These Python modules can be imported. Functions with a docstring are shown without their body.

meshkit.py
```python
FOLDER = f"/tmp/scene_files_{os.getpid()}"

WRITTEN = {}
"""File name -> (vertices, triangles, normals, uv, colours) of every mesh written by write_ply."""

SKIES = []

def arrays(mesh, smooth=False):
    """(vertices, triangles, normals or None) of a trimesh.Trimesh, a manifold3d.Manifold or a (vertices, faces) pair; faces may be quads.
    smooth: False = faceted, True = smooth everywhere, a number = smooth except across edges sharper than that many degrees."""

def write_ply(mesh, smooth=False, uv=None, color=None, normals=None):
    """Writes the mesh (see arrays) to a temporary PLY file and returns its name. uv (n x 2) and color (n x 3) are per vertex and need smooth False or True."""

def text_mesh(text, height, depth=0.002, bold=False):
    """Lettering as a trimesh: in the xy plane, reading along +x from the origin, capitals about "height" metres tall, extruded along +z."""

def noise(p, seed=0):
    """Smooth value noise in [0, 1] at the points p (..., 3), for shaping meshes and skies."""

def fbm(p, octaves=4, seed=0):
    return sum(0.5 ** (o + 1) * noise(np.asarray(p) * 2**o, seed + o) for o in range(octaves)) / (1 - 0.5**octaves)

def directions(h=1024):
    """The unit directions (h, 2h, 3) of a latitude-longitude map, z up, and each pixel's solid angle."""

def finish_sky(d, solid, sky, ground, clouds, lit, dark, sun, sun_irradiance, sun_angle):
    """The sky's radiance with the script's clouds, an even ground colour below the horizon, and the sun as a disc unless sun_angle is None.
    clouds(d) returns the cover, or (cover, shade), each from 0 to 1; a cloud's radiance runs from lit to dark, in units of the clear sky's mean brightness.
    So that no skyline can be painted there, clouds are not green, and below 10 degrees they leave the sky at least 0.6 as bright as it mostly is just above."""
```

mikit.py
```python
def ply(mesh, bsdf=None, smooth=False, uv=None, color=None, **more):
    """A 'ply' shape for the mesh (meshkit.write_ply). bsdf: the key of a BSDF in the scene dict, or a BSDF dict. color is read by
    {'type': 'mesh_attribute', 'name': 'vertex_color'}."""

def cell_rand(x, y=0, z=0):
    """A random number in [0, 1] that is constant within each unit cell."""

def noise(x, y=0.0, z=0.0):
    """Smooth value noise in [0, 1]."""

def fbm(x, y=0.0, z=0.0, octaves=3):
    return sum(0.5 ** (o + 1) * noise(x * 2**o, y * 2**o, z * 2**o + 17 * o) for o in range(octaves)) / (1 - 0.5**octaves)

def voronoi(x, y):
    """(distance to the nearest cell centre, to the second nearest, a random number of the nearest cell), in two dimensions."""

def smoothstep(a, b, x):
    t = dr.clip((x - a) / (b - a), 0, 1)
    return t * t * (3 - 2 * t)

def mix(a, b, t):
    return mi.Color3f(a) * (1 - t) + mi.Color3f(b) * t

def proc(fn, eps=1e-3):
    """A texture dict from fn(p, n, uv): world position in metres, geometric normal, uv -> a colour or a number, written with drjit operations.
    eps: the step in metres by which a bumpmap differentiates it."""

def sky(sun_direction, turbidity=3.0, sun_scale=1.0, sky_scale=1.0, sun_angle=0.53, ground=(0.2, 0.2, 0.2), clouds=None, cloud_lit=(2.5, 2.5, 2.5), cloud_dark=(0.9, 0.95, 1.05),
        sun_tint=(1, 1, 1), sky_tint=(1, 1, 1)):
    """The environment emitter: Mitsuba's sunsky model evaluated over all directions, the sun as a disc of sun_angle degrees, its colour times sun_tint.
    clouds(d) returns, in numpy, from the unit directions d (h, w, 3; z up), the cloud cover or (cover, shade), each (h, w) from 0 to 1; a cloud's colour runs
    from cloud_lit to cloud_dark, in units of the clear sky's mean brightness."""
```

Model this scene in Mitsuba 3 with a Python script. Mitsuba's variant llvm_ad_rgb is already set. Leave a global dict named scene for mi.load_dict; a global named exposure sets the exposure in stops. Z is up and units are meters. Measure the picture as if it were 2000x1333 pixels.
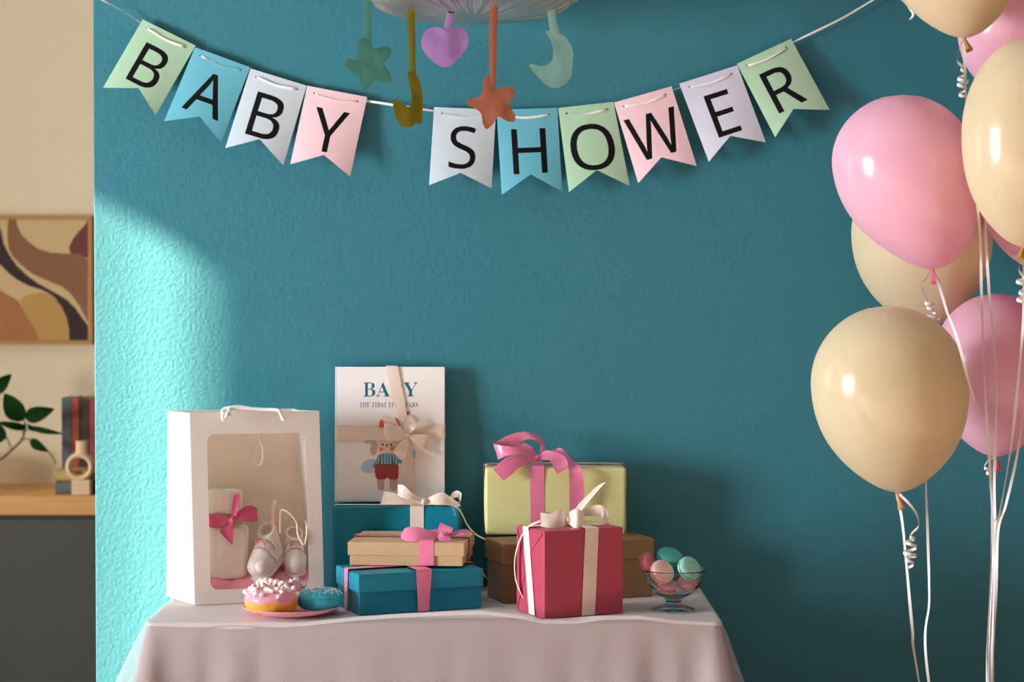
import math, random
import numpy as np
import trimesh
import drjit as dr
import mitsuba as mi
import mikit, meshkit
from shapely.geometry import Polygon, Point
from shapely import affinity

scene, labels = {}, {}
SUN_SCALE, SKY_SCALE, KEY_L, SIDE_L = 42.0, 0.09, 50.0, 4.6    # sun, sky, glow of the unseen key panel and of the unseen alcove panel
TEAL = [0.035, 0.21, 0.272]
XL, XF = -3.0, -4.0                                # inner faces of the unseen left wall: beside the teal wall, and of the bay in front of it
W1Y0, W1Y1, W1Z0, W1Z1 = -2.5, -1.3, 0.6, 2.0      # unseen window: glowing panel placed to light the table from the left
W2Y0, W2Y1, W2Z1 = -0.874, -0.67, 3.50            # unseen opening, sized to shape the sun patch on the teal wall
W3Y0, W3Y1, W3Z0, W3Z1 = 0.7, 1.6, 0.9, 2.2        # unseen window: glowing panel placed to light the alcove
RS = np.random.RandomState(7)

# ------------------------------------------------------------------ camera, sky, lights, exposure
ZT = 0.75                      # top of the covered table
F, HOR = 4000.0, 575.0         # focal length in pixels, row of the horizon
CAM = np.array([0.0, -4.0, ZT + 0.616])
PITCH = math.atan((666.5 - HOR) / F)
FWD = np.array([0, math.cos(PITCH), -math.sin(PITCH)])
UPV = np.array([0, math.sin(PITCH), math.cos(PITCH)])
WALL = 0.325                   # Y of the teal wall's face
T4 = mi.ScalarTransform4f
exposure = 0.0
scene['camera'] = {'type': 'thinlens', 'fov': math.degrees(2 * math.atan(1000 / F)), 'fov_axis': 'x',
                   'aperture_radius': 0.009, 'focus_distance': 4.0, 'near_clip': 0.05, 'far_clip': 100.0,
                   'to_world': T4().look_at(CAM.tolist(), (CAM + FWD).tolist(), [0, 0, 1])}
SUN = np.array([-1.0, -0.35, 0.60])
scene['sky'] = mikit.sky(SUN, turbidity=5.0, sun_scale=SUN_SCALE, sky_scale=SKY_SCALE, sun_angle=0.9,
                         ground=(0.05, 0.05, 0.05), sky_tint=(0.86, 0.93, 1.0), sun_tint=(1.3, 1.0, 0.98))
KEY = (np.array([0.92, 0.975, 1.0]) * KEY_L).tolist()      # glow of the unseen panel that lights the table from the left
SIDE = (np.array([1.0, 0.93, 0.82]) * SIDE_L).tolist()  # glow of the unseen panel that lights the alcove


def at(px, py, Y):
    """The point at depth Y seen at that pixel of the photograph."""
    d = FWD * F + np.array([1.0, 0, 0]) * (px - 1000) + UPV * (666.5 - py)
    return CAM + d * (Y - CAM[1]) / d[1]


def on_z(px, py, z):
    d = FWD * F + np.array([1.0, 0, 0]) * (px - 1000) + UPV * (666.5 - py)
    return CAM + d * (z - CAM[2]) / d[2]


# ------------------------------------------------------------------ materials
def lin(c):
    c = np.asarray(c, float) / 255.0
    return np.where(c < 0.04045, c / 12.92, ((c + 0.055) / 1.055) ** 2.4)


def rgb(c):
    return {'type': 'rgb', 'value': [float(x) for x in lin(c)]}


def mat(name, c, rough=0.6, two=True, bump=None, bscale=1.0, **more):
    b = {'type': 'principled', 'base_color': c if isinstance(c, dict) else rgb(c), 'roughness': rough, **more}
    if bump is not None:
        b = {'type': 'bumpmap', 'arbitrary': bump, 'scale': bscale, 'bsdf': b}
    if two:
        b = {'type': 'twosided', 'bsdf': b}
    scene[name] = b
    return name


def paper(name, c, rough=0.45, spec=0.5, **more):
    return mat(name, c, rough, specular=spec, **more)


def satin(name, c, rough=0.26):
    return mat(name, c, rough, specular=0.8, sheen=0.4, anisotropic=0.3)


def thinm(name, c, trans=0.7, rough=0.25, spec_trans=0.0, eta=1.4):
    scene[name] = {'type': 'principledthin', 'base_color': rgb(c), 'roughness': rough, 'diff_trans': trans, 'spec_trans': spec_trans, 'eta': eta}
    return name


def glowm(name, c, trans, rough, spec, share):
    """Thin latex or film: part glossy skin, part light that passes through."""
    scene[name] = {'type': 'blendbsdf', 'weight': share,
                   'a': {'type': 'twosided', 'bsdf': {'type': 'principled', 'base_color': rgb(c), 'roughness': rough, 'specular': spec, 'clearcoat': 0.25, 'clearcoat_gloss': 0.85}},
                   'b': {'type': 'principledthin', 'base_color': rgb(c), 'roughness': 0.3, 'diff_trans': trans}}
    return name


def mixc(a, b, t):
    return mikit.mix([float(x) for x in lin(a)], [float(x) for x in lin(b)], t)


mat('m_teal_wall', {'type': 'rgb', 'value': TEAL}, 0.55, specular=0.35,
    bump=mikit.proc(lambda p, n, uv: mikit.fbm(p.x * 185, p.z * 170, 0.0, 2), eps=1.0e-3), bscale=0.00075)
mat('m_cream_wall', (226, 208, 176), 0.8)
mat('m_plaster', (214, 216, 218), 0.9)
mat('m_floor', mikit.proc(lambda p, n, uv: mixc((112, 114, 118), (98, 100, 104), mikit.fbm(p.x * 3, p.y * 30, 0, 3))), 0.5)
mat('m_window_frame', (235, 232, 226), 0.5)
mat('m_white_paper', (244, 242, 240), 0.55)
mat('m_bag_inside', (240, 230, 212), 0.7)
glowm('m_bag_paper', (247, 243, 238), 1.2, 0.5, 0.3, 0.6)
mat('m_rope', (245, 243, 240), 0.8)
mat('m_ink', (9, 9, 13), 0.6, specular=0.2)
P_GREEN = paper('m_flag_green', (176, 216, 184), 0.6)
P_BLUE = paper('m_flag_blue', (104, 190, 212), 0.6)
P_PALE = paper('m_flag_pale', (206, 222, 232), 0.6)
P_LAV = paper('m_flag_lavender', (212, 217, 234), 0.6)
P_PINK = paper('m_flag_pink', (246, 212, 220), 0.6)
satin('m_string', (242, 240, 240), 0.4)
satin('m_pink_satin', (236, 128, 166))
satin('m_ivory_satin', (250, 236, 222))
satin('m_champagne_satin', (243, 227, 211))
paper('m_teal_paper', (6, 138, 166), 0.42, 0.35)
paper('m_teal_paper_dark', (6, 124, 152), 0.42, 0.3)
paper('m_lime_paper', (216, 216, 150), 0.5)
paper('m_crimson_paper', (190, 72, 98), 0.42)
KR = mikit.proc(lambda p, n, uv: mixc((208, 178, 138), (196, 164, 124), mikit.fbm(p.x * 260, p.z * 500 + p.y * 300, p.y * 260, 3)))
mat('m_kraft', KR, 0.75)
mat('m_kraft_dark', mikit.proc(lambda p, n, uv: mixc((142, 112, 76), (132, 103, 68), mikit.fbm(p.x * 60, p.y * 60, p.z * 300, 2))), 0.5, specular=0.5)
mat('m_cloth', mikit.proc(lambda p, n, uv: mixc((176, 152, 149), (164, 139, 137), mikit.fbm(p.x * 500 + p.y * 300, p.y * 200, p.z * 90, 2))), 0.9, sheen=0.5,
    bump=mikit.proc(lambda p, n, uv: mikit.noise(p.x * 900, p.y * 900, p.z * 260), eps=6e-4), bscale=0.0003)
scene['m_tulle'] = {'type': 'mask', 'opacity': 0.25, 'bsdf': {'type': 'twosided', 'bsdf': {'type': 'principled', 'base_color': rgb((250, 245, 246)), 'roughness': 0.6, 'sheen': 0.3}}}
scene['m_tulle_whitening'] = {**scene['m_tulle'], 'opacity': 0.55}  # denser, whitens the table top where little light reaches it
glowm('m_balloon_pink', (249, 196, 219), 0.8, 0.19, 1.0, 0.55)
glowm('m_balloon_cream', (234, 218, 182), 0.8, 0.19, 1.0, 0.55)
mat('m_knot_pink', (240, 96, 140), 0.3)
mat('m_knot_gold', (190, 150, 92), 0.3)
mat('m_foil', (186, 182, 178), 0.28, metallic=0.75)
thinm('m_film_green', (112, 176, 160), 0.9, 0.25, 0.42)
thinm('m_film_yellow', (146, 132, 40), 0.9, 0.25, 0.22)
glowm('m_film_purple', (164, 124, 184), 0.6, 0.3, 0.6, 0.4)
glowm('m_film_orange', (164, 98, 74), 0.6, 0.3, 0.6, 0.4)
thinm('m_film_mint', (176, 218, 210), 0.9, 0.25, 0.24)
scene['m_glass'] = {'type': 'dielectric', 'int_ior': 1.5}
scene['m_film_clear'] = {'type': 'thindielectric', 'int_ior': 1.35}
mat('m_plate', (240, 170, 180), 0.25, specular=0.5)
mat('m_dough', mikit.proc(lambda p, n, uv: mixc((236, 180, 72), (214, 148, 48), mikit.fbm(p.x * 120, p.y * 120, p.z * 120, 3))), 0.6)
mat('m_icing_pink', (240, 160, 182), 0.3, specular=0.6)
mat('m_icing_blue', (30, 172, 192), 0.3, specular=0.6)
mat('m_marshmallow', (250, 242, 232), 0.8)
mat('m_sprinkle', (240, 225, 225), 0.4)
mat('m_macaron_rose', (208, 122, 132), 0.6)
mat('m_macaron_peach', (236, 194, 184), 0.6)
mat('m_macaron_pink', (226, 162, 160), 0.6)
mat('m_macaron_teal', (80, 186, 178), 0.55)
mat('m_macaron_mint', mikit.proc(lambda p, n, uv: mixc((158, 222, 204), (48, 120, 110), mikit.smoothstep(0.70, 0.78, mikit.noise(p.x * 900, p.y * 900, p.z * 900)))), 0.6)
mat('m_cream_filling', (226, 150, 150), 0.5)
mat('m_mint_filling', (96, 180, 166), 0.5)
mat('m_shoe', (240, 232, 226), 0.5, specular=0.5)
mat('m_shoe_lining', (176, 150, 146), 0.8)
mat('m_shoe_trim', (170, 156, 152), 0.6)
mat('m_shoe_lace', (236, 176, 176), 0.6)
mat('m_tissue_pink', (242, 160, 176), 0.8)
mat('m_diaper', (248, 244, 232), 0.9)
mat('m_green_band', (150, 186, 104), 0.6)
mat('m_deep_pink', (214, 84, 130), 0.5)
mat('m_lace_cord', (240, 216, 188), 0.5)
mat('m_oak', mikit.proc(lambda p, n, uv: mixc((214, 158, 88), (188, 128, 64), mikit.fbm(p.x * 5 + 3, p.y * 60, p.z * 60, 3))), 0.45)
mat('m_cabinet', (64, 58, 52), 0.6)
mat('m_book_grey', (84, 92, 95), 0.7)
mat('m_book_rust', (164, 76, 46), 0.7)
mat('m_book_brown', (62, 44, 33), 0.7)
mat('m_book_red', (150, 62, 48), 0.7)
mat('m_book_ochre', (172, 142, 88), 0.6)
mat('m_pages', (222, 208, 180), 0.9)
mat('m_vase', (212, 178, 138), 0.7)
thinm('m_leaf', (26, 54, 24), 0.25, 0.35)
mat('m_stem', (88, 56, 38), 0.7)
mat('m_trough', (222, 206, 178), 0.8)
mat('m_soil', (60, 44, 34), 0.9)
mat('m_frame_wood', (176, 122, 60), 0.45)
for nm, c in (('tan', (204, 172, 122)), ('brown', (136, 90, 60)), ('maroon', (112, 52, 52)), ('dark', (50, 32, 30)), ('ochre', (186, 142, 76)), ('rust', (166, 108, 62))):
    mat('m_paint_' + nm, c, 0.8)
mat('m_print_teal', (14, 104, 132), 0.5)
mat('m_print_tan', (204, 170, 156), 0.6)
mat('m_print_cream', (238, 214, 204), 0.6)
mat('m_print_shirt', mikit.proc(lambda p, n, uv: mixc((150, 206, 218), (60, 140, 164), mikit.smoothstep(0.5, 0.6, dr.abs(dr.sin(p.x * 520))))), 0.6)
mat('m_print_sleeve', (84, 160, 182), 0.6)
mat('m_print_shorts', (150, 58, 48), 0.6)
mat('m_print_coral', (226, 96, 84), 0.6)
mat('m_print_cheek', (214, 128, 116), 0.6)
mat('m_print_cloud', (176, 206, 220), 0.6)
mat('m_print_black', (30, 26, 28), 0.6)


# ------------------------------------------------------------------ mesh helpers
def put(key, mesh, bsdf, smooth=30, **kw):
    assert key not in scene, key
    scene[key] = mikit.ply(mesh, bsdf, smooth=smooth, **kw)
    return key


_used = {}


def new(name):
    """A key for the next thing (or part) of that name."""
    n = _used.get(name, 0)
    _used[name] = n + 1
    return name if n == 0 else f'{name}_{n:03d}'


def tag(key, label, category=None, group=None, kind=None):
    labels[key] = {'label': label}
    for k, v in (('category', category), ('group', group), ('kind', kind)):
        if v:
            labels[key][k] = v


def join(*ms):
    ms = [m if isinstance(m, trimesh.Trimesh) else trimesh.Trimesh(m[0], m[1], process=False) for m in ms]
    return trimesh.util.concatenate(ms)


def grid_faces(nu, nv, wrap_u=False, wrap_v=False):
    f = []
    for i in range(nu if wrap_u else nu - 1):
        for j in range(nv if wrap_v else nv - 1):
            a, b = i * nv + j, ((i + 1) % nu) * nv + j
            c, d = ((i + 1) % nu) * nv + (j + 1) % nv, i * nv + (j + 1) % nv
            f += [[a, b, c], [a, c, d]]
    return np.array(f)


def spline(pts, n):
    """Centripetal-ish Catmull-Rom through the points, n samples even in arc length."""
    p = np.asarray(pts, float)
    if len(p) == 2:
        return p[0] + (p[1] - p[0]) * np.linspace(0, 1, n)[:, None]
    q = np.vstack([2 * p[0] - p[1], p, 2 * p[-1] - p[-2]])
    out = []
    for i in range(1, len(q) - 2):
        t = np.linspace(0, 1, 17)[:-1, None]
        a, b, c, d = q[i - 1], q[i], q[i + 1], q[i + 2]
        out.append(0.5 * (2 * b + (c - a) * t + (2 * a - 5 * b + 4 * c - d) * t ** 2 + (3 * b - a - 3 * c + d) * t ** 3))
    out = np.vstack(out + [p[-1:]])
    s = np.concatenate([[0], np.cumsum(np.linalg.norm(np.diff(out, axis=0), axis=1))])
    u = np.linspace(0, s[-1], n)
    return np.stack([np.interp(u, s, out[:, k]) for k in range(out.shape[1])], 1)


def loft(A, B, m=5, cup=0.0):
    """A ribbon between two edge lines of equal length; cup lifts its middle."""
    A, B = np.asarray(A), np.asarray(B)
    t = np.linspace(0, 1, m)
    v = A[:, None] * (1 - t)[None, :, None] + B[:, None] * t[None, :, None]
    if cup:
        tan = np.gradient(A + B, axis=0)
        nrm = np.cross(tan, B - A)
        nrm /= np.linalg.norm(nrm, axis=1, keepdims=True) + 1e-12
        v += nrm[:, None] * (cup * (4 * t * (1 - t)))[None, :, None]
    return trimesh.Trimesh(v.reshape(-1, 3), grid_faces(len(A), m), process=False)


def strip(path, w, m=3):
    """A ribbon along the path, w: full width vector at each point."""
    return loft(path - w / 2, path + w / 2, m)


def ribbon_px(A, B, n=28, m=5, cup=0.0, off=(0, 0), sc=1.0):
    """A ribbon from its two edges given as (x, y, Y) with x, y in a crop: pixel = off + sc * (x, y)."""
    def conv(L):
        return np.array([at(off[0] + sc * x, off[1] + sc * y, Y) for x, y, Y in L])
    return loft(spline(conv(A), n), spline(conv(B), n), m, cup)


def tube(pts, r, sides=10, n=None, cap=True):
    p = spline(pts, n) if n else np.asarray(pts, float)
    r = np.broadcast_to(np.asarray(r, float), (len(p),)) if np.ndim(r) == 0 or len(r) == len(p) else np.interp(np.linspace(0, 1, len(p)), np.linspace(0, 1, len(r)), r)
    t = np.gradient(p, axis=0)
    t /= np.linalg.norm(t, axis=1, keepdims=True) + 1e-12
    a = np.cross(t[0], [0, 0, 1] if abs(t[0, 2]) < 0.9 else [1, 0, 0])
    fr = []
    for k in range(len(p)):
        a = a - t[k] * (a @ t[k])
        a /= np.linalg.norm(a) + 1e-12
        fr.append(a)
    a = np.array(fr)
    b = np.cross(t, a)
    ang = np.arange(sides) * 2 * np.pi / sides
    v = p[:, None] + r[:, None, None] * (np.cos(ang)[None, :, None] * a[:, None] + np.sin(ang)[None, :, None] * b[:, None])
    v = v.reshape(-1, 3)
    f = grid_faces(len(p), sides, wrap_v=True)
    if cap:
        k = len(v)
        v = np.vstack([v, p[:1], p[-1:]])
        L = (len(p) - 1) * sides
        f = np.vstack([f, [[k, (j + 1) % sides, j] for j in range(sides)], [[k + 1, L + j, L + (j + 1) % sides] for j in range(sides)]])
    m = trimesh.Trimesh(v, f, process=False)
    return m


def lathe(prof, n=48, wob=None):
    """Revolves (r, z) about z; r = 0 ends close it."""
    prof = np.asarray(prof, float)
    ang = np.arange(n) * 2 * np.pi / n
    r = prof[:, 0][:, None] * np.ones(n)
    z = prof[:, 1][:, None] * np.ones(n)
    if wob is not None:
        r, z = wob(r, z, ang[None, :])
    v = np.stack([r * np.cos(ang), r * np.sin(ang), z], -1).reshape(-1, 3)
    m = trimesh.Trimesh(v, grid_faces(len(prof), n, wrap_v=True)[:, ::-1], process=False)
    m.merge_vertices(digits_vertex=9)
    m.update_faces(m.nondegenerate_faces())
    return m


def soft_box(w, d, h, r=0.003, n=6, bulge=0.0, seed=0, wr=0.0):
    """A box from (0, 0, 0) to (w, d, h) with rounded edges, slightly puffed faces and wrinkled paper (wr)."""
    half = np.array([w, d, h]) / 2

    def ticks(H):
        e = [-H, -H + 0.3 * r, -H + r]
        return np.array(e + list(np.linspace(-H + r, H - r, n + 1)[1:-1]) + [-x for x in e[::-1]])
    V, Fc, base = [], [], 0
    for ax in range(3):
        u, v = (ax + 1) % 3, (ax + 2) % 3
        tu, tv = ticks(half[u]), ticks(half[v])
        for s in (-1, 1):
            P = np.zeros((len(tu), len(tv), 3))
            P[..., u], P[..., v] = tu[:, None], tv[None, :]
            P[..., ax] = s * half[ax]
            inner = np.clip(P, -(half - r), half - r)
            D = P - inner
            L = np.linalg.norm(D, axis=-1, keepdims=True)
            Q = inner + D / L * r
            if (bulge or wr) and not (ax == 2 and s < 0):
                g = (1 - (P[..., u] / half[u]) ** 2) * (1 - (P[..., v] / half[v]) ** 2)
                k = bulge * g ** 0.7
                if wr:
                    k = k + wr * np.minimum(1, 6 * g) * (meshkit.noise(P * 26 + 3, seed) - 0.5)
                Q[..., ax] += s * k
            f = grid_faces(len(tu), len(tv))
            Fc.append((f if s > 0 else f[:, ::-1]) + base)
            V.append(Q.reshape(-1, 3))
            base += len(tu) * len(tv)
    m = trimesh.Trimesh(np.vstack(V) + half, np.vstack(Fc), process=False)
    m.merge_vertices(digits_vertex=7)
    m.update_faces(m.nondegenerate_faces())
    return m


def slab(poly, t, maxedge=None):
    """The polygon (shapely, in x, y) extruded to z in [0, t], cut into small triangles."""
    polys = [poly] if isinstance(poly, Polygon) else poly
    m = join(*[trimesh.creation.extrude_polygon(g, t, engine='earcut') for g in polys])
    if maxedge:
        v, f = trimesh.remesh.subdivide_to_size(m.vertices, m.faces, maxedge, max_iter=14)
        m = trimesh.Trimesh(v, f, process=False)
        m.merge_vertices(digits_vertex=9)
    return m


def mapped(m, fn):
    m = m.copy()
    m.vertices = fn(np.asarray(m.vertices))
    return m


def frame(o, ex, ey, ez):
    o, R = np.asarray(o, float), np.stack([ex, ey, ez]).astype(float)
    return lambda v: o + np.asarray(v) @ R


def fix(m):
    """Outward winding for a closed mesh."""
    m.fix_normals()
    return m


def smooth_poly(pts, n=90):
    p = np.asarray(pts, float)
    q = np.vstack([p[-2:], p, p[:2]])
    s = spline(q, n * 2)
    L = Polygon(spline(np.vstack([p, p[:1]]), n))
    return L if L.is_valid else L.buffer(0)


# ------------------------------------------------------------------ the room
def box_mesh(x0, x1, y0, y1, z0, z1, r=0.0):
    return mapped(soft_box(x1 - x0, y1 - y0, z1 - z0, r or 1e-4, 1), lambda v: v + np.array([x0, y0, z0]))


CEIL = 4.0
xe = at(184.5, 650, WALL)[0]                  # the teal wall's free end
YB = 2.0                                      # back wall of the alcove
# teal wall: a front face with uv for its roller texture, and the body behind it
nx, nz = 60, 50
gx, gz = np.linspace(xe, 2.6, nx), np.linspace(0, CEIL, nz)
put('wall_back', box_mesh(xe, 2.6, WALL, WALL + 0.12, 0, CEIL, 0.002), 'm_teal_wall', smooth=False)
put('wall_rear', box_mesh(XL - 0.1, 2.6, YB, YB + 0.1, 0, CEIL), 'm_cream_wall', smooth=False)
put('floor', box_mesh(XF - 0.6, 2.6, -5, YB, -0.1, 0), 'm_floor', smooth=False)
put('ceiling', box_mesh(XF - 0.1, 2.6, -3.2, YB, CEIL, CEIL + 0.1), 'm_plaster', smooth=False)
# left wall, out of view: bay and openings placed to shape the light from the left
YR = -0.25
W1, W2, W3 = (W1Y0, W1Y1, W1Z0, W1Z1), (W2Y0, W2Y1, 0.6, W2Z1), (W3Y0, W3Y1, W3Z0, W3Z1)


def pierced(xi, y0, y1, wins):
    ys, out = y0, []
    for w in wins:
        out += [box_mesh(xi - 0.1, xi, ys, w[0], 0, CEIL), box_mesh(xi - 0.1, xi, w[0], w[1], 0, w[2]), box_mesh(xi - 0.1, xi, w[0], w[1], w[3], CEIL)]
        ys = w[1]
    return out + [box_mesh(xi - 0.1, xi, ys, y1, 0, CEIL)]


put('wall_left', join(*pierced(XL, YR, YB, (W3,)), box_mesh(XF - 0.1, XL - 0.1, YR, YR + 0.1, 0, CEIL), *pierced(XF, -3.2, YR, (W1, W2))), 'm_plaster', smooth=False)


def window_frame(xb, w, t=0.045):
    x0, x1 = xb - 0.05, xb - 0.005
    return join(box_mesh(x0, x1, w[0], w[0] + t, w[2], w[3]), box_mesh(x0, x1, w[1] - t, w[1], w[2], w[3]),
                box_mesh(x0, x1, w[0] + t, w[1] - t, w[2], w[2] + t), box_mesh(x0, x1, w[0] + t, w[1] - t, w[3] - t, w[3]))


for nm, xb, w, rad in (('window_1', XF, W1, KEY), ('unseen_window_3', XL, W3, SIDE)):
    put(nm + '__frame', window_frame(xb, w), 'm_window_frame', smooth=False)
    a, b, c, d, x = w[0] + 0.045, w[1] - 0.045, w[2] + 0.045, w[3] - 0.045, xb - 0.03
    scene[nm + '__blind'] = mikit.ply(trimesh.Trimesh([[x, a, c], [x, b, c], [x, b, d], [x, a, d]], [[0, 1, 2], [0, 2, 3]], process=False), 'm_plaster', emitter={'type': 'area', 'radiance': {'type': 'rgb', 'value': rad}})  # glowing quad out of view
put('unseen_window_2__frame', window_frame(XF, W2, 0.012), 'm_window_frame', smooth=False)  # out of view, its opening lets the sun patch onto the teal wall
for i, (yb_, wb_) in enumerate(((-0.742, 0.020), (-0.785, 0.018))):  # unseen bars, placed to dim two streaks in the sun patch
    put('unseen_window_2__bar' + (f'_{i:03d}' if i else ''), box_mesh(XF - 0.04, XF - 0.025, yb_ - wb_ / 2, yb_ + wb_ / 2, W2[2] + 0.012, W2[3] - 0.012), 'm_window_frame', smooth=False)
tag('unseen_window_3', 'unseen window with a glowing blind, placed to light the alcove', kind='structure')
for k, t in (('wall_back', 'teal painted wall with fine roller texture behind the garland'), ('wall_rear', 'cream wall of the room beyond the teal wall'), ('floor', 'wooden floor'),
             ('ceiling', 'white ceiling'), ('wall_left', 'unseen white wall on the left, shaped around the window lights'), ('window_1', 'unseen tall window with a glowing blind, placed to light the table from the left'), ('unseen_window_2', 'unseen narrow window with bars, shaped to cast the sun patch on the teal wall')):
    tag(k, t, kind='structure')

# ------------------------------------------------------------------ table and cloths
tx0, tx1 = on_z(285, 1215, ZT)[0], on_z(1408, 1215, ZT)[0]
ty0 = on_z(1000, 1216, ZT)[1]
ty1 = 0.30
k = new('table')
put(k + '__top', box_mesh(tx0 + 0.012, tx1 - 0.012, ty0 + 0.012, ty1 - 0.012, ZT - 0.035, ZT - 0.006, 0.003), 'm_oak')
for sx in (tx0 + 0.04, tx1 - 0.09):
    for sy in (ty0 + 0.05, ty1 - 0.09):
        put(k + '__' + ('leg' if k + '__leg' not in scene else f'leg_{sum(1 for q in scene if q.startswith(k + "__leg")):03d}'), box_mesh(sx, sx + 0.05, sy, sy + 0.04, 0, ZT - 0.036, 0.004), 'm_oak')
tag(k, 'wooden table hidden under the dusty pink tablecloth', 'table')


FRONT = np.array([(250, 0), (285, 0), (380, -.003), (460, -.006), (560, -.003), (640, .004), (700, .010), (780, .015), (880, .020), (950, .021), (1010, .014), (1060, .004), (1130, .004), (1175, .011), (1250, .012), (1320, .004), (1400, 0), (1500, 0)])


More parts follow.
